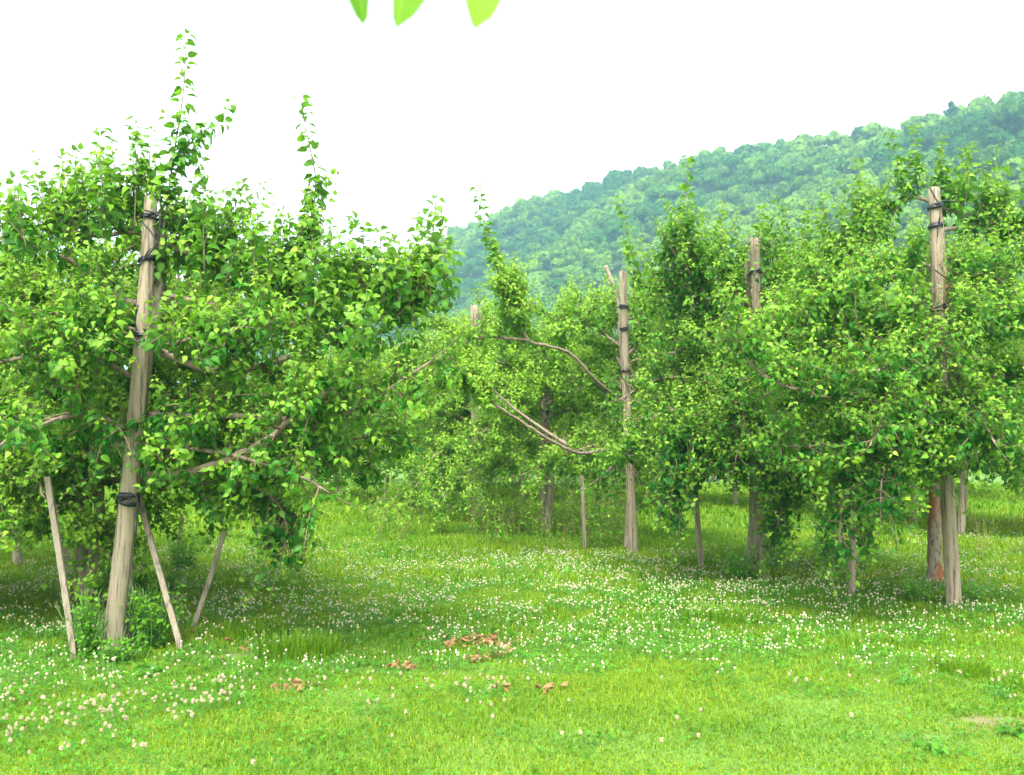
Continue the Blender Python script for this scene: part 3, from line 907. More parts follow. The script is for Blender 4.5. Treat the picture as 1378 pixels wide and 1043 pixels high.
t1.limb(way(7.8, (200, 520), (120, 480, 7.4), (40, 480, 7.1), (-40, 500, 7.0)), 0.030, 0.010, bare=0.25, droop=.2)
t1.limb(way(7.8, (205, 470), (280, 450, 7.2), (330, 440, 6.7)), 0.022, 0.008, bare=0.4, droop=.15, latlen=.4)
t1.limb(way(7.8, (205, 450), (120, 430, 7.3), (60, 420, 6.9)), 0.022, 0.008, bare=0.3, droop=.2, latlen=.5)
for q in (((215, 360), (232, 430, 8.4), (260, 380, 9.0), (280, 360, 9.4)), ((205, 470), (150, 440, 8.5), (110, 430, 9.1)), ((200, 560), (260, 540, 8.6), (330, 520, 9.3)),
          ((196, 600), (150, 600, 8.4), (90, 610, 9.0)), ((196, 600), (300, 590, 8.5), (420, 540, 8.9), (480, 520, 9.1)), ((210, 400), (330, 440, 8.3), (430, 420, 8.6))):
    t1.limb(way(7.8, *q), 0.028, 0.009, bare=0.2, droop=.2, up=.8)
t1.sprout(big=1.45, way=way(7.75, (212, 385), (219, 320), (232, 220), (247, 120), (250, 38)), r0=0.010, side=14, bare=.38)
t1.sprout(big=1.45, way=way(7.7, (385, 450), (390, 380), (412, 320), (425, 250), (415, 190), (402, 124)), r0=0.010, side=18, bare=.05)
t1.sprout(way(7.7, (236, 230), (262, 185), (300, 160), (312, 130)), 0.006, 4)
t1.sprout(big=1.6, spur=1, way=way(7.4, (520, 440), (560, 395), (580, 330), (588, 256)), r0=0.011, side=5, bare=.05)
for (a_, b_, c_, d_) in ((150, 310, 128, 200), (180, 300, 178, 150), (195, 290, 205, 165), (232, 330, 275, 205), (110, 320, 60, 235), (262, 350, 330, 240), (70, 310, 40, 225), (335, 400, 338, 285), (250, 330, 300, 250), (300, 380, 350, 300), (450, 385, 440, 315), (490, 385, 495, 330), (160, 300, 150, 180)):
    t1.sprout(way(7.75, (a_, b_), ((a_ * 2 + c_) / 3, (b_ * 2 + d_) / 3), (c_, d_)), 0.007, 3, big=1.05, spur=.5)
def wisps(t, d, xa, ya, xb, yb, n, lo, hi, big=1.25):
    for k in range(n):
        f = (k + t.g.random()) / n; x_ = xa + (xb - xa) * f; y_ = ya + (yb - ya) * f + t.g.uniform(-6, 14)
        L = t.g.uniform(lo, hi) * 1.15; dx = t.g.normal(4, 13)
        t.sprout(way(d + t.g.normal(0, .25), (x_, y_), (x_ + dx * .4, y_ - L * .45), (x_ + dx, y_ - L)), .0055, 2, bare=.05, big=big, spur=0)
wisps(t1, 7.45, 400, 420, 610, 400, 20, 60, 120)
wisps(t1, 7.7, 0, 330, 190, 300, 16, 60, 125)
wisps(t1, 7.7, 240, 350, 400, 400, 16, 60, 130)
wisps(t1, 7.2, 60, 470, 560, 460, 18, 40, 80)
t1.finish(b1, "large near apple tree on the left with two tall shoots rising into the sky", GT)

# --- right hand tree with peeling bark
t4 = AppleTree(104, 0.086, 1.2, -0.10, 40)
b4 = G(1258, 792); b4 = np.array([b4[0], b4[1], 0])
t4.set_trunk([b4, P(1258, 700, b4[1]), P(1262, 560, b4[1]), P(1270, 420, b4[1] - .1), P(1268, 330, b4[1]), P(1263, 275, b4[1])], 0.078, 0.030)
d4 = b4[1]
t4.limb(way(d4, (1262, 276), (1235, 266), (1212, 272), (1185, 312), (1140, 350), (1100, 380)), 0.024, 0.010, bare=.42, up=1.0, sprouts=1.2, latlen=.4)
t4.limb(way(d4, (1264, 310), (1300, 305), (1335, 300), (1372, 325), (1420, 350)), 0.026, 0.012, bare=.5, up=.8, latlen=.45)
t4.limb(way(d4, (1264, 275), (1280, 285), (1320, 290), (1350, 300)), 0.016, 0.007, bare=.1, up=1.3, sprouts=2.5, latlen=.4)
t4.limb(way(d4, (1268, 400), (1290, 375), (1330, 370, 9.4), (1380, 400, 9.2)), 0.024, 0.010, bare=.25, latlen=.5)
t4.limb(way(d4, (1268, 370), (1240, 355), (1180, 370, 9.4), (1110, 400, 9.0)), 0.024, 0.010, bare=.25, latlen=.5)
t4.limb(way(d4, (1266, 450), (1200, 440, 9.5), (1100, 430, 9.2), (1020, 440, 8.9)), 0.030, 0.010, bare=.15)
t4.limb(way(d4, (1262, 540), (1180, 540, 9.2), (1090, 530, 8.6), (1020, 500, 8.2), (985, 445, 8.0)), 0.032, 0.009, bare=.2, up=.9)
t4.limb(way(d4, (1262, 560), (1180, 590, 9.3), (1100, 600, 8.8), (1040, 600, 8.4)), 0.030, 0.010, bare=.25, droop=.3)
t4.limb(way(d4, (1262, 600), (1200, 620, 9.4), (1150, 640, 9.0), (1130, 700, 8.8), (1135, 745, 8.8)), 0.026, 0.008, bare=.35, droop=.75, up=.2, sprouts=0, latlen=.3, lat=.05, youth=.02)
t4.limb(way(d4, (1262, 590), (1220, 590, 9.2), (1190, 630, 8.6), (1185, 680, 8.4)), 0.020, 0.008, bare=.35, droop=.7, up=.3, sprouts=0, latlen=.3, lat=.05, youth=.02)
t4.limb(way(d4, (1266, 520), (1320, 510, 9.6), (1390, 505, 9.3), (1450, 520, 9.2)), 0.030, 0.010, bare=.3, droop=.3)
t4.limb(way(d4, (1266, 580), (1330, 590, 9.4), (1380, 610, 9.2), (1430, 650, 9.2)), 0.026, 0.010, bare=.3, droop=.4)
t4.limb(way(d4, (1266, 560), (1300, 540, 9.2), (1320, 560, 8.6), (1340, 600, 8.3)), 0.020, 0.008, bare=.3, droop=.4)
t4.limb(way(d4, (1266, 480), (1240, 470, 9.2), (1210, 480, 8.5), (1180, 500, 8.0)), 0.022, 0.008, bare=.3, droop=.2)
t4.limb(way(d4, (1266, 430), (1300, 430, 9.3), (1340, 440, 8.7)), 0.022, 0.008, bare=.3, droop=.2)
t4.limb(way(d4, (1262, 560), (1230, 550, 9.0), (1200, 560, 8.2), (1170, 600, 7.9)), 0.022, 0.008, bare=.45, droop=.35, latlen=.4)
t4.limb(way(d4, (1262, 590), (1210, 600, 9.3), (1165, 620, 9.1), (1145, 650, 9.0)), 0.022, 0.008, bare=.3, droop=.5, up=.2, sprouts=0, latlen=.45, lat=.045, youth=.02)
t4.fill(b4, 3.2, 8, 1.7, h0=1.3, az=(20, 160))
for (a_, b_, c_, d_) in ((1222, 272, 1195, 172), (1235, 268, 1230, 165), (1262, 280, 1268, 178), (1285, 285, 1305, 195), (1205, 285, 1150, 235), (1180, 310, 1130, 240), (1320, 290, 1335, 235), (1160, 340, 1120, 270), (1130, 370, 1100, 290)):
    t4.sprout(way(d4, (a_, b_), ((a_ * 2 + c_) / 3, (b_ * 2 + d_) / 3), (c_, d_)), 0.006, 3)
wisps(t4, d4, 1070, 400, 1200, 310, 14, 50, 110)
wisps(t4, d4, 1290, 300, 1378, 330, 9, 50, 110)
wisps(t4, 9.0, 980, 470, 1240, 420, 14, 35, 80)
t4.finish(b4, "apple tree on the right whose pale trunk has peeling rust brown bark", GT, trunkmat=M_TRUNK)

# --- fifth post tree, right of centre
t5 = AppleTree(105, 0.086, 1.2, -0.05, 25)
b5 = G(1016, 772); b5 = np.array([b5[0] - 0.05, b5[1] + 0.05, 0]); d5 = b5[1]
t5.set_trunk([b5, P(1014, 680, d5), P(1012, 520, d5), P(1006, 400, d5 + .05), P(1004, 340, d5 + .05)], 0.055, 0.03)
t5.limb(way(d5, (1010, 480), (975, 470), (950, 420), (930, 370, 11.4), (900, 330, 11.3)), 0.026, 0.010, bare=.3, up=1.0)
t5.limb(way(d5, (1012, 560), (960, 545), (915, 550, 11.2), (880, 560, 11.0)), 0.030, 0.010, bare=.25, droop=.35)
t5.limb(way(d5, (1012, 600), (960, 600, 11.2), (915, 615, 11.0), (905, 660, 10.9), (915, 705, 10.9)), 0.028, 0.008, bare=.3, droop=.75, up=.2, sprouts=0, latlen=.32, lat=.05, youth=.02)
t5.limb(way(d5, (1012, 600), (960, 620, 11.5), (900, 630, 11.4), (888, 660, 11.4)), 0.024, 0.008, bare=.3, droop=.6, up=.2, sprouts=0, latlen=.35, lat=.05, youth=.02)
t5.limb(way(d5, (1010, 620), (1040, 640, 11.2), (1050, 690, 11.0), (1035, 740, 10.9)), 0.020, 0.008, bare=.35, droop=.7, up=.2, sprouts=0, latlen=.25, lat=.05, youth=.02)
t5.limb(way(d5, (1012, 500), (1015, 490, 11.2), (1020, 500, 10.6), (1028, 530, 10.3)), 0.022, 0.008, bare=.15, droop=.35, up=.4, lat=.07, latlen=.55)
t5.limb(way(d5, (1012, 560), (1008, 560, 11.2), (1000, 580, 10.8), (990, 620, 10.6)), 0.022, 0.008, bare=.15, droop=.4, lat=.07, latlen=.5)
t5.limb(way(d5, (1012, 430), (1012, 430, 11.2), (1010, 460, 10.8)), 0.020, 0.008, bare=.1, droop=.5, lat=.12, latlen=.35, up=.2, sprouts=.3)
t5.limb(way(d5, (1010, 590), (950, 590, 11.1), (905, 600, 10.9), (895, 640, 10.9)), 0.022, 0.008, bare=.3, droop=.6, up=.2, sprouts=0, latlen=.4, lat=.04, youth=.02)
t5.sprout(big=1.6, spur=1, way=way(11.4, (958, 430), (940, 370), (925, 290), (926, 205)), r0=0.010, side=14, bare=.05)
t5.sprout(way(11.5, (1010, 400), (1020, 340), (1022, 275)), 0.008, 5)
t5.sprout(way(11.5, (1060, 400), (1080, 340), (1085, 280)), 0.008, 5)
t5.fill(b5, 3.3, 20, 1.9, h0=1.25)
wisps(t5, d5, 885, 400, 1090, 380, 20, 50, 115)
t5.finish(b5, "apple tree right of centre with one tall feathery shoot, its post half buried in foliage", GT)

# --- middle tree with exposed pale limbs
t6 = AppleTree(106, 0.088, 1.0, 0.25, 20)
b6 = G(846, 740); b6 = np.array([b6[0], b6[1], 0]); d6 = b6[1]
t6.set_trunk([b6, P(848, 650, d6), P(845, 560, d6), P(836, 460, d6), P(828, 395, d6), P(815, 358, d6)], 0.060, 0.030)
t6.limb(way(d6, (846, 548), (805, 515, 13.6), (770, 478, 13.3), (740, 466, 13.1), (712, 458, 13), (700, 430, 13), (680, 380, 13)), 0.032, 0.014, bare=.80, up=.8)
t6.limb(way(d6, (712, 458, 13), (680, 455, 13), (640, 455, 12.9), (600, 470, 12.9)), 0.022, 0.007, bare=.3, latlen=.35, up=.7)
t6.limb(way(d6, (846, 612), (815, 606, 13.4), (780, 610, 13.0), (745, 595, 12.7), (690, 560, 12.5), (645, 530, 12.4), (618, 500, 12.3)), 0.034, 0.013, bare=.86, up=.5, latlen=.3)
t6.limb(way(d6, (765, 600, 12.9), (720, 570, 13.1), (680, 540, 13.3), (640, 500, 13.4), (615, 478, 13.4)), 0.024, 0.012, bare=.8, up=.5, latlen=.3)
t6.limb(way(d6, (832, 402), (815, 402), (800, 412), (785, 425)), 0.018, 0.006, bare=.3, latlen=.25, up=.6)
t6.limb(way(d6, (845, 430), (862, 425), (880, 420), (905, 400)), 0.016, 0.006, bare=.3, latlen=.3, up=.8)
t6.limb(way(d6, (845, 490), (870, 480), (905, 490)), 0.018, 0.006, bare=.3, latlen=.3, up=.6)
t6.sprout(big=1.6, spur=1, way=way(13.8, (872, 470), (862, 400), (845, 320), (832, 262)), r0=0.010, side=16, bare=.0)
t6.sprout(big=1.6, spur=1, way=way(13.0, (690, 440), (672, 370), (655, 310), (641, 246)), r0=0.010, side=14, bare=.0)
t6.sprout(way(13.6, (870, 430), (875, 380), (858, 320)), 0.008, 8, bare=.0)
t6.limb(way(d6, (846, 600), (800, 600, 13.8), (740, 620, 13.6), (700, 640, 13.5)), 0.026, 0.008, bare=.3, droop=.3, latlen=.4)
t6.limb(way(d6, (846, 580), (880, 570, 13.6), (910, 560, 13.2)), 0.026, 0.008, bare=.3, droop=.3, latlen=.4)
t6.fill(b6, 3.2, 9, 1.7, h0=1.6, az=(10, 170))
wisps(t6, 13.5, 640, 470, 900, 420, 14, 30, 80)
t6.finish(b6, "middle apple tree with long exposed pale limbs sweeping left from its strapped post", GT)

def generic(seed, base, label, H=3.1, n=20, reach=2.0, dens=1.0, ls=0.095, apples=0, join=True, h0=1.15, young=.28):
    t = AppleTree(seed, ls, dens, young, apples)
    base = np.array([base[0], base[1], 0.0])
    g = t.g
    t.set_trunk([base, base + [g.normal(0, .05), 0, 1.0], base + [g.normal(0, .06), g.normal(0, .05), 2.0], base + [g.normal(0, .08), g.normal(0, .05), H]], 0.058, 0.03)
    t.fill(base, H, n, reach, h0=h0)
    for k in range(20):
        a = g.random() * 6.28; r_ = g.uniform(0.1, 1.2)
        p = base + [cos(a) * r_, sin(a) * r_, H - 0.35 - .3 * r_]
        t.sprout([p, p + [g.normal(0, .06), g.normal(0, .06), .35], p + [g.normal(0, .12), g.normal(0, .12), g.uniform(.5, 1.05)]], .006, 3, big=1.0, spur=.3)
    return t.finish(base, label, GT, join=join)

ga = generic(201, P(120, 700, 9.9), "apple tree behind the dark split post at the left edge", H=2.9, reach=2.3, h0=1.0, apples=15)
gb = generic(202, P(735, 700, 17.2), "apple tree behind the post with one strap in the middle", H=3.15, reach=2.1)
gc = generic(203, P(640, 700, 19.4), "apple tree at the far brown post left of the tall weeds", H=3.25, reach=2.1)

def place(src, x, y, rz, sc, label):
    c = copy_tree(src); c.location = (x, y, 0); c.rotation_euler = (0, 0, rz); c.scale = (sc, sc, sc)
    for ch in list(c.children):
        if ch.name.startswith("apple"): bpy.data.objects.remove(ch, do_unlink=True)
    c["label"] = label
    return c
for (src, px, d, rz, sc, lab) in (
    (gb, 587, 21.8, 1.1, 1.0, "distant apple tree at the farthest thin brown post"),
    (gc, 520, 24.3, 2.3, 1.0, "distant apple tree in the gap beside the big left tree, farthest left of its row"),
    (gb, 455, 26.8, 3.9, 1.0, "distant apple tree glimpsed behind the lower right edge of the near left tree"),
    (gc, 25, 12.6, 0.5, .92, "apple tree at the left edge behind the slanting stake"),
    (ga, -20, 9.3, 2.2, 0.86, "apple tree cut off by the left edge of the view"),
    (gc, 1400, 16.4, 3.0, 0.95, "apple tree at the right edge behind the right hand tree"),
    (ga, 1228, 18.8, 0.8, 0.95, "far apple tree directly behind the foliage of the right hand tree"),
    (gb, 1100, 21.3, 1.9, 0.92, "far apple tree behind the low foliage between the two right posts"),
    (gc, 990, 23.7, 5.5, 0.95, "far apple tree behind the tree with the tall feathery shoot"),
    (ga, 890, 26.2, 4.4, 0.95, "far apple tree just right of the middle strapped post"),
    (gb, 800, 28.6, 2.8, 0.95, "far apple tree just left of the middle strapped post"),
    (gc, 725, 31.0, 0.2, 0.95, "hazy far apple tree behind the exposed pale limbs"),
    (ga, 660, 33.5, 1.5, 0.95, "hazy farthest apple tree under the foot of the hill"),
    (ga, 705, 25.5, 2.6, .95, "far apple tree behind the lower pale limbs, left of the middle post"),
    (gc, 615, 28.5, 3.7, .95, "far apple tree seen between the two farthest brown posts"),
    (gb, 845, 22.5, 0.6, .92, "far apple tree whose crown shows right behind the middle strapped post"),
    (gb, 380, 31, 1.5, 0.95, "hazy far apple tree behind the middle of the near left tree"),
    (gc, 1300, 27, 4.5, 1.0, "far apple tree behind the right strapped post"),
    (ga, 1150, 31, 3.5, 1.0, "far apple tree on the right beyond the second row"),
    (ga, 800, 38, 3.2, 1.0, "farthest small apple tree beyond the middle post"),
    (gc, 960, 38, 2.2, 1.05, "farthest small apple tree below the hill right of the middle"),
    (gb, 560, 38, 5.2, 1.0, "farthest small apple tree seen at the left foot of the hill"),
):
    p = P(px, 700, d); place(src, p[0], p[1], rz, sc, lab)

# ------------------------------------------------------------------ weeds and suckers
def leafy_plant(base, h, nstem, spread, ls, label, cat, group, seed, name="leafy_weed", red=False, youth=.5, up=.8, dens=1.0, wid=1.0):
    g = np.random.default_rng(seed)
    base = np.array([base[0], base[1], float(gz(base[0], base[1]))])
    st = Acc(); lv = Leaves()
    for k in range(nstem):
        a = g.random() * 6.28; s0 = base + [cos(a) * spread * .3 * g.random(), sin(a) * spread * .3 * g.random(), 0]
        L = h * g.uniform(.6, 1.05)
        top = s0 + np.array([cos(a) * spread * g.random(), sin(a) * spread * g.random(), L])
        pts = spline([s0 - UP * .02, lerp(s0, top, .5) + g.normal(0, .02, 3), top], .06); n = len(pts)
        tube(st, pts, .0045 * (1 - .7 * np.linspace(0, 1, n)), 5)
        m = max(4, int(L / 0.04 * dens)); s = np.linspace(.08, 1, m); i = np.minimum((s * (n - 1)).astype(int), n - 2)
        ph = np.arange(m) * 2.4 + g.random() * 6; el = g.normal(.25, .3, m)
        D = np.stack([np.cos(ph) * np.cos(el), np.sin(ph) * np.cos(el), np.sin(el) * up], 1)
        lv.add(pts[i], D, UP + g.normal(0, .3, (m, 3)), ls * g.uniform(.6, 1.1, m) * (1.1 - .5 * s), np.clip(youth * .5 + youth * s + g.normal(0, .12, m), 0, 1), g.uniform(.4, 1.4, m), g.random(m), wid * g.uniform(.8, 1.1, m))
    root = empty(name, base); tag(root, label, cat, group)
    st.obj("stem", M_REDSTEM if red else M_STEM, root, base)
    ac = Acc(); lv.build(ac); ac.obj("foliage", M_WEED, root, base)
    return root

GS = "leafy suckers round the tree bases"
for (px, py, h, ns, sp, lab) in (
    (203, 876, .52, 30, .24, "leafy green sucker bush right of the near left post"),
    (120, 884, .48, 26, .22, "leafy green sucker bush between the leftmost stake and the near left post"),
    (160, 890, .22, 14, .18, "low leafy sucker clump in front of the foot of the near left post"),
    (1236, 812, .30, 24, .20, "small dense bush at the foot of the peeling trunk"),
    (1304, 812, .28, 18, .18, "small bush right of the strapped right hand post"),
    (1000, 780, .48, 30, .32, "dark leafy bush at the foot of the post right of centre"),
    (225, 800, .34, 14, .22, "shaded sucker clump behind the slanting left stakes"),
    (245, 770, .6, 16, .25, "leafy shaded clump under the near left tree, farthest of the left bushes")):
    p = G(px, py); leafy_plant(p, h, int(ns * 1.6), sp * 1.1, .075, lab, "bush", GS, int(px * 7 + py), "sucker_bush", youth=.55, dens=2.0, wid=1.25)
g = np.random.default_rng(77)
GW = "tall reddish stemmed weeds under the middle trees"
for k in range(80):
    px = g.uniform(500, 850); py = g.uniform(688, 738) - 8 * (px < 600)
    p = G(px, py)
    leafy_plant(p, g.uniform(.5, 1.3) * (.7 if px < 610 else 1), g.integers(3, 8), .28, .11, "tall thin reddish stemmed weed in the weedy strip under the middle trees", "weed", GW, 500 + k, "tall_weed", red=True, youth=1.0, dens=.9, wid=.75)
for k in range(9):
    px = g.uniform(1295, 1378); py = g.uniform(715, 790)
    p = G(px, py)
    leafy_plant(p, g.uniform(.3, .7), g.integers(2, 5), .2, .07, "thin airy weed in the grass at the right edge beyond the strapped post", "weed", "airy weeds beyond the right post", 600 + k, "tall_weed", red=True, youth=.7, dens=.6, wid=.5)
GD = "broad leaved plants low in the lawn"
for k, (px, py, ls, lab) in enumerate(((1255, 1008, .11, "flat rosette of broad pale leaves beside the bare soil at lower right"), (1358, 990, .11, "broad leaved plant at the right edge by the bare soil"),
                                   (1345, 935, .10, "dark leafy tuft just above the bare soil at the right edge"), (1045, 812, .13, "broad leaved plant in the grass below the right foliage"), (608, 860 + 38, .05, "tiny leafy plant left of the loose dry leaves"),
                                   (205, 905, .14, "bright broad leaf tuft in front of the near left post"), (1310, 830, .10, "light green leafy plant right of the strapped right post"), (1215, 925, .08, "dark clover like tuft below the dense flower patch"))):
    p = G(px, py); leafy_plant(p, .07, 8, .12, ls, lab, "plant", GD, 700 + k, "broad_leaved_plant", youth=.2, up=.3, dens=2)

# grass tufts
def tuft(px, py, h, n, sp, lab, seed):
    g = np.random.default_rng(seed); p = G(px, py)
    base = np.array([p[0], p[1], float(gz(p[0], p[1]))])
    acc = Acc()
    a = g.random(n) * 2 * pi; r_ = np.sqrt(g.random(n)) * sp
    c = base + np.stack([np.cos(a) * r_, np.sin(a) * r_, 0 * a - .01], 1)
    hh = h * g.uniform(.5, 1.1, n); ln_ = g.uniform(.1, .7, n); b2 = a + g.normal(0, .7, n)
    d = np.stack([np.cos(b2), np.sin(b2), 0 * b2], 1); s = np.stack([-np.sin(b2), np.cos(b2), 0 * b2], 1) * .0035
    m1 = c + UP * (hh * .5)[:, None] + d * (hh * ln_ * .15)[:, None]; m2 = c + UP * (hh * .85)[:, None] + d * (hh * ln_ * .5)[:, None]
    t = c + UP * (hh * (1 - .2 * ln_))[:, None] + d * (hh * ln_ * 1.0)[:, None]
    V = np.stack([c - s, c + s, m1 + s, m1 - s, m2 + s * .8, m2 - s * .8, t], 1).reshape(-1, 3); off = (np.arange(n) * 7)[:, None]
    acc.add(V, [np.array([[0, 1, 2, 3]]) + off, np.array([[3, 2, 4, 5]]) + off, np.array([[5, 4, 6]]) + off],
            np.repeat(np.stack([np.clip(g.normal(.45, .2, n), 0, 1), g.random(n) * .78, np.ones(n)], 1), 7, 0))
    o = acc.obj("grass_tuft", M_GRASS, None, base); tag(o, lab, "grass tuft", "taller grass tufts in the lawn")
for k, a_ in enumerate(((400, 885, .17, 500, .30, "tall lush grass tuft right of the near left tree's stakes"), (345, 862, .15, 350, .28, "lush grass tuft just behind the bare soil on the left"), (970, 838, .16, 500, .35, "feathery grass tuft right of the big flower patch"),
                      (1290, 905, .08, 600, .2, "grass tuft below the strapped right post"), (1355, 915, .08, 350, .3, "grass tuft at the right edge above the bare soil"), (1270, 812, .16, 120, .06, "dry grass tuft between the peeling trunk and its post"),
                      (560, 830, .12, 400, .4, "wide soft grass tuft above the loose dry leaves"), (1180, 872, .11, 300, .3, "grass tuft beside the small bare patch on the right"))):
    tuft(*a_, 800 + k)

# ------------------------------------------------------------------ dry leaves on the lawn
def dry_mesh(seed):
    g = np.random.default_rng(seed)
    nu, nv = 7, 5
    t = np.linspace(0, 1, nu)[:, None]; s = np.linspace(-1, 1, nv)[None]
    w_ = 0.36 * np.sin(np.clip(t, .02, .98) * pi) ** .75
    curl = g.uniform(.8, 2.4); tw = g.uniform(-2.4, 2.4)
    ang = s * curl * 0.8
    x = w_ * np.sin(ang) / (curl * .8); z = w_ * (1 - np.cos(ang)) * .9 + 0.15 * np.sin(t * 3 + g.random() * 3)
    y = t - .5 + 0 * s
    ca, sa = np.cos(tw * t), np.sin(tw * t)
    v = np.stack([x * ca - z * sa, y + 0 * x, x * sa + z * ca + .16 * np.sin(t * g.uniform(3, 7) + s * 2)], -1).reshape(-1, 3) + g.normal(0, .035, (nu * nv, 3))
    v[:, 2] -= v[:, 2].min()
    i = np.arange(nu - 1)[:, None] * nv; j = np.arange(nv - 1)[None]
    f = np.stack([i + j, i + j + 1, i + j + 1 + nv, i + j + nv], -1).reshape(-1, 4)
    a = Acc(); a.add(v, f); tube(a, [(0, -.5, v[2, 2] + .02), (0.02, -.62, .05), (0.05, -.75, .03)], .012, 4)
    return a.mesh("dry_leaf", M_DRY, smooth=False)
DRY = [dry_mesh(s) for s in range(6)]
g = np.random.default_rng(9)
def dry(cx, cy, rx, ry, n, s, lab, grp, ang=0):
    for k in range(n):
        q = g.normal(0, .62, 2); q = np.clip(q, -1.8, 1.8)
        p = G(cx + q[0] * rx, cy + q[1] * ry + ang * q[0] * rx)
        o = bpy.data.objects.new("dry_leaf", DRY[g.integers(0, 6)]); COL.objects.link(o)
        o.location = (p[0], p[1], float(gz(p[0], p[1])) + .012 + .03 * g.random())
        o.rotation_euler = (g.normal(0, .6), g.normal(0, .9), g.random() * 6.28)
        k_ = s * g.uniform(.6, 1.3); o.scale = (k_, k_, k_ * .5)
        tag(o, lab, "dry leaf", grp)
dry(650, 862, 46, 6, 75, .075, "curled dry brown leaf in the largest pile on the lawn", "dry leaves in the largest lawn pile")
dry(655, 882, 36, 3, 30, .065, "curled dry leaf in the thin slanting streak below the largest pile", "dry leaves in the streak below the pile", -.25)
dry(542, 897, 26, 3, 14, .075, "tan dry leaf in the small heap left of the main pile", "dry leaves in the small left heap")
dry(675, 928, 14, 4, 6, .075, "reddish dry leaf on the grass below the main pile", "reddish dry leaves below the pile")
dry(742, 933, 14, 3, 6, .07, "dry brown leaf in the lowest heap right of the reddish leaves", "dry leaves in the lowest heap")
dry(400, 931, 24, 2.5, 11, .085, "tan dry leaf beside the clover right of the near left tree", "dry leaves right of the near left tree")
dry(300, 880, 60, 14, 7, .06, "small red brown leaf fallen under the near left tree", "fallen leaves under the near left tree")
dry(1112, 790, 14, 3, 5, .09, "reddish dry leaf under the lowest hanging leaves on the right", "dry leaves under the right tree")
dry(1180, 858, 30, 4, 5, .06, "thin dry leaf on the bare patch right of the flowers", "dry leaves on the bare right patch")

# ------------------------------------------------------------------ overhanging leaves near the lens
def big_leaf(root, base, tip, sup, size_w, normal, youth, fold, seed, la=1.0, ra=1.0):
    g = np.random.default_rng(seed)
    nu, nv = 16, 9
    d = tip - sup; L = np.linalg.norm(d); d = d / L
    nn = unit(normal - d * np.dot(normal, d)); x = np.cross(d, nn)
    t = np.linspace(0, 1, nu)[:, None]; s = np.linspace(-1, 1, nv)[None]
    w_ = size_w * np.clip(np.sin(np.clip(t, .0, 1) ** .85 * pi), 0, 1) ** .42 * (1 - .1 * t) + .0004
    w_ = w_ * np.where(s > 0, la, ra)
    V = sup + d * (t * L)[..., None] + x * (s * w_ * cos(fold))[..., None] + nn * (np.abs(s) * w_ * sin(fold) + .012 * np.sin(t * 3.1) + .0015 * np.sin(t * 22) * s ** 2)[..., None]
    i = np.arange(nu - 1)[:, None] * nv; j = np.arange(nv - 1)[None]
    f = np.stack([i + j, i + j + 1, i + j + 1 + nv, i + j + nv], -1).reshape(-1, 4)
    a = Acc(); e = np.broadcast_to(np.abs(s), (nu, nv)).ravel()
    a.add(V.reshape(-1, 3), f, np.stack([e * 0 + youth, e * 0 + .5, e], 1))
    tube(a, [base, (base + sup) / 2 + UP * .003, sup, sup + d * .004], .0011, 5)
    a.obj("leaf", M_LEAF, root, rootloc)
D0 = 1.25
rootloc = P(560, -130, D0)
ov = empty("overhanging_twig", rootloc)
tag(ov, "apple twig at the top edge of the view, three close leaf tips hanging from it", "twig")
tw = Acc(); tws = spline([P(900, -190, D0 + .15), P(700, -140, D0), P(560, -130, D0), P(470, -105, D0)], .02)
tube(tw, tws, np.linspace(.005, .0022, len(tws)), 8); tw.obj("stem", M_TWIG, ov, rootloc)
big_leaf(ov, P(480, -108, D0), P(489, 34, D0 - .01), P(470, -75, D0), .030, np.array([.3, -1, .3]), .45, .4, 1, la=.8, ra=.45)
big_leaf(ov, P(590, -132, D0), P(534, 38, D0 - .02), P(562, -95, D0), .056, np.array([-.2, -1, .35]), .6, .3, 2, la=.22, ra=1.0)
big_leaf(ov, P(620, -134, D0), P(638, 40, D0 - .02), P(612, -95, D0), .052, np.array([.3, -1, .2]), .9, .3, 3, la=.2, ra=1.0)

# ------------------------------------------------------------------ hill and forest
SKY = np.array([(150, 560), (300, 480), (400, 432), (470, 392), (530, 360), (590, 325), (690, 283), (830, 240), (950, 208), (1100, 187), (1200, 172), (1290, 152), (1378, 128), (1600, 95), (1900, 90), (2400, 110)], float)
def ridge(px):
    t = (px - 689) / 1352.0
    yr = np.clip(400 - 275 * t, 180, 520)
    h = (590 - np.interp(px, SKY[:, 0], SKY[:, 1])) / 1352 * yr + 1.6 - 5.0
    return t, yr, h
def hill_pt(px, u):
    t, yr, h = ridge(px)
    y = yr * (0.45 + 0.55 * u)
    hh = np.where(u <= 1, np.clip(u, 0, 1) ** 0.92, 1 - (u - 1) * 1.2)
    x = t * y
    und = 3.0 * np.sin(x * .035 + y * .02) + 2.2 * np.sin(x * .06 - y * .05 + 1) + 1.5 * np.sin(y * .09 + x * .11)
    z = h * hh + und * np.clip(u * 4, 0, 1) * np.clip((1.02 - u) * 3, 0, 1) * np.clip(h / 30, 0, 1)
    return np.stack([x, y, z], -1)
PX, U = np.meshgrid(np.linspace(150, 2400, 120), np.linspace(-0.05, 1.8, 50))
v = hill_pt(PX, U); v[U < 0, 2] = -1.0
nx = 120; i = np.arange(49)[:, None] * nx; j = np.arange(119)[None]
f = np.stack([i + j, i + j + 1, i + j + 1 + nx, i + j + nx], -1).reshape(-1, 4)
a = Acc(); a.add(v.reshape(-1, 3), f)
hm = plain("hill_floor", (0.035, 0.07, 0.02), .95, col2=(.05, .09, .03), nscale=.2)
tag(a.obj("hill", hm), kind="structure")

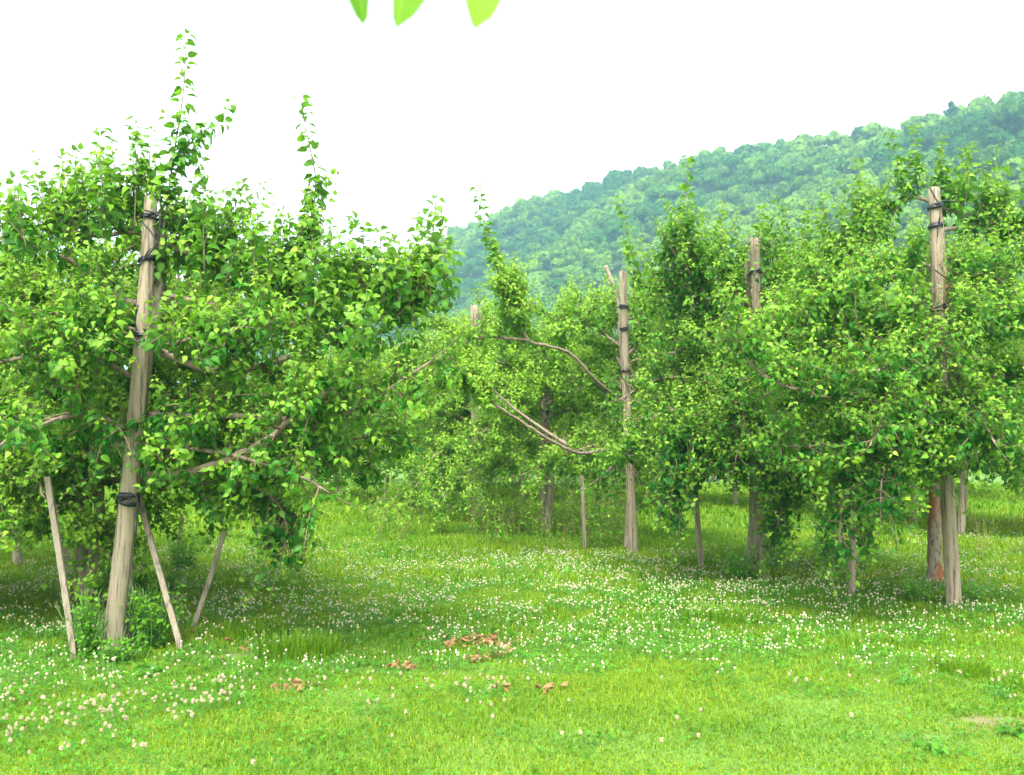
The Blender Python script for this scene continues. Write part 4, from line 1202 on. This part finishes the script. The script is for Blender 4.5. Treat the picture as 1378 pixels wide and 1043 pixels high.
def crown_template(seed, nq=110, flat=.8):
    g = np.random.default_rng(seed)
    # lumpy dome made of overlapping sub-lobes, covered in leaf clumps
    lobes = [(np.zeros(3), .72)]
    for k in range(7):
        a = g.random() * 6.28; e = g.uniform(-.1, 1.1)
        lobes.append((np.array([cos(a) * cos(e), sin(a) * cos(e), sin(e)]) * g.uniform(.4, .6), g.uniform(.35, .5)))
    ps, ns = [], []
    for c, r in lobes:
        m = int(nq * r * r / .9)
        q = unit(g.normal(0, 1, (m * 2, 3))); q = q[q[:, 2] > -.35][:m]
        ps.append(c + q * r * g.uniform(.85, 1.08, (len(q), 1))); ns.append(q)
    p = np.concatenate(ps); n = np.concatenate(ns)
    p[:, 2] *= flat
    n = unit(n + g.normal(0, .35, n.shape)); u = unit(np.cross(n, g.normal(0, 1, n.shape))); v = np.cross(n, u)
    s = g.uniform(.08, .20, len(p))[:, None]
    k = len(p)
    V = np.stack([p - u * s - v * s * .7, p + u * s * .8 - v * s, p + u * s + v * s * .8 + n * s * .2, p - u * s * .7 + v * s], 1)
    return V, g.random(k)
TEMPL = [crown_template(s) for s in range(7)]
# inner solid so the sky does not leak through the middle
def ico_dome():
    th = np.linspace(.05, 2.0, 6); ph = np.arange(8) * pi / 4
    v = np.array([[sin(t) * cos(q) * .72, sin(t) * sin(q) * .72, cos(t) * .6] for t in th for q in ph])
    f = np.array([[i * 8 + j, (i + 1) * 8 + j, (i + 1) * 8 + (j + 1) % 8, i * 8 + (j + 1) % 8] for i in range(5) for j in range(8)])
    return v, f
IV, IF = ico_dome()
def forest():
    g = np.random.default_rng(55)
    n = 16000
    px = g.uniform(330, 1900, n); u = g.random(n) ** .8 * 1.08
    pts = hill_pt(px, u)
    # thin overlapping ones with a grid
    cell = {}
    keep = []
    for i in range(n):
        key = (int(pts[i, 0] // 3.3), int(pts[i, 1] // 3.3))
        if key in cell: continue
        cell[key] = 1; keep.append(i)
    pts = pts[keep]; n = len(pts); px = px[keep]
    pts[:, 2] += g.random(n) ** 2 * 3.6
    acc = Acc()
    R_ = g.uniform(1.7, 3.5, n); ty = g.integers(0, 7, n); rz = g.random(n) * 6.28
    hue = np.clip(vnoise(pts[:, 0], pts[:, 1], 34, 4) * 1.5 - .35 + g.normal(0, .2, n), 0, 1); tone = np.clip(vnoise(pts[:, 0], pts[:, 1], 22, 14) * .8 + g.normal(.1, .25, n), 0, 1)
    for k in range(7):
        idx = np.where(ty == k)[0]; V, rq = TEMPL[k]; m = len(V)
        c, s = np.cos(rz[idx]), np.sin(rz[idx])
        x = V[None, ..., 0] * c[:, None, None] - V[None, ..., 1] * s[:, None, None]
        y = V[None, ..., 0] * s[:, None, None] + V[None, ..., 1] * c[:, None, None]
        z = np.broadcast_to(V[None, ..., 2], x.shape)
        W = np.stack([x, y, z * g.uniform(.85, 1.3, len(idx))[:, None, None]], -1) * R_[idx][:, None, None, None]
        W = W + (pts[idx] + UP * (R_[idx] * .75 + 1.0)[:, None])[:, None, None]
        q = len(idx)
        f = (np.arange(q * m)[:, None] * 4 + np.arange(4)[None])
        t = np.stack([np.repeat(hue[idx], m * 4), np.repeat((tone[idx][:, None] * .55 + rq[None] * .45).ravel(), 4), np.ones(q * m * 4)], 1)
        acc.add(W.reshape(-1, 3), f, t)
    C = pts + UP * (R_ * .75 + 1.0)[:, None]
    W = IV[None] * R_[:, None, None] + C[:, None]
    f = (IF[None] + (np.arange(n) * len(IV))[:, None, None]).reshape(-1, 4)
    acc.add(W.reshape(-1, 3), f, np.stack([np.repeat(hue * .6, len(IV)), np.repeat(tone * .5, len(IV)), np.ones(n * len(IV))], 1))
    print("forest crowns", n)
    o = acc.obj("forest", M_FOREST, smooth=False)
    tag(o, "dense hazy broadleaf forest covering the whole hillside", "forest", kind="stuff")
forest()

def conifer(px, top_py, u, label, seed, wide=.26, round_=False):
    g = np.random.default_rng(seed)
    base = hill_pt(np.array(float(px)), np.array(u))
    H = P(px, top_py, base[1])[2] - base[2]
    root = empty("conifer" if not round_ else "hillside_tree", base)
    tag(root, label, "tree", "trees standing out on the hill's skyline")
    tr = Acc(); tube(tr, np.stack([base - UP, base + UP * H * .5, base + UP * H * .97]), [.35, .2, .04], 7); tr.obj("trunk", M_BARK, root, base)
    n = 900 if not round_ else 1100
    f = g.random(n) ** .8
    if round_:
        a = g.random(n) * 6.28; e = np.arcsin(g.uniform(-.6, 1, n)); rr = H * wide * (.8 + .2 * g.random(n)) * (1 + .15 * np.sin(a * 3) * np.cos(e * 4))
        p = base + UP * H * (1 - wide) + np.stack([np.cos(a) * np.cos(e) * rr, np.sin(a) * np.cos(e) * rr, np.sin(e) * rr], 1)
    else:
        tier = np.floor(f * 11) / 11 + g.normal(0, .015, n)
        a = np.round(g.random(n) * 7) / 7 * 6.28 + tier * 20 + g.normal(0, .12, n)
        out = g.random(n) ** .6
        R2 = H * wide * (1.02 - tier) * out * (0.75 + .35 * np.sin(a * 2 + tier * 30))
        p = base + np.stack([np.cos(a) * R2, np.sin(a) * R2, H * (.12 + .88 * tier) - R2 * .12 + g.normal(0, .12, n)], 1)
    nn = unit(g.normal(0, 1, (n, 3)) + UP); uu = unit(np.cross(nn, g.normal(0, 1, (n, 3)))); vv = np.cross(nn, uu)
    s = (g.uniform(.35, .75, n) * (1.15 - .6 * f * (not round_)))[:, None]
    V = np.stack([p - uu * s - vv * s * .5, p + uu * s - vv * s * .5, p + uu * s * .7 + vv * s * .6, p - uu * s * .6 + vv * s * .5], 1).reshape(-1, 3)
    ac = Acc(); ac.add(V, np.arange(n * 4).reshape(-1, 4), np.repeat(np.stack([g.random(n) * .7, g.random(n), np.ones(n)], 1), 4, 0))
    ac.obj("crown", M_CONIFER if not round_ else M_FOREST, root, base, smooth=False)
conifer(1290, 134, .93, "dark ragged conifer standing above the forest at the top right skyline", 1, .62)
conifer(830, 230, 1.0, "small dark tree on the hill skyline above the middle trees", 2, .42, True)
conifer(1166, 172, .975, "rounded dark tree crown bulging from the skyline left of the ragged conifer", 3, .36, True)
conifer(712, 270, 1.0, "small rounded tree on the lower left part of the skyline", 4, .42, True)
conifer(795, 246, .98, "rounded tree crown right beside the small dark skyline tree", 5, .34, True)
conifer(1030, 195, .985, "low rounded tree on the middle of the skyline", 6, .34, True)

# ------------------------------------------------------------------ haze
HAZE = True
if HAZE:
    x0, x1, y0, y1, z0, z1 = -1200, 1300, -60, 1300, -2.0, 150
    a = Acc()
    a.add([(x0, y0, z0), (x1, y0, z0), (x1, y1, z0), (x0, y1, z0), (x0, y0, z1), (x1, y0, z1), (x1, y1, z1), (x0, y1, z1)],
          np.array([[0, 3, 2, 1], [4, 5, 6, 7], [0, 1, 5, 4], [1, 2, 6, 5], [2, 3, 7, 6], [3, 0, 4, 7]]))
    m, n, nd, ln = newmat("air_haze")
    pv = nd.new("ShaderNodeVolumePrincipled")
    pv.inputs["Color"].default_value = (0.46, 0.79, 1.0, 1); pv.inputs["Density"].default_value = 0.00085
    pv.inputs["Anisotropy"].default_value = 0.2
    o = nd.new("ShaderNodeOutputMaterial"); ln.new(pv.outputs[0], o.inputs["Volume"])
    ho = a.obj("haze", m, smooth=False); tag(ho, "thin pale air haze over the orchard and hill", "haze", kind="stuff")
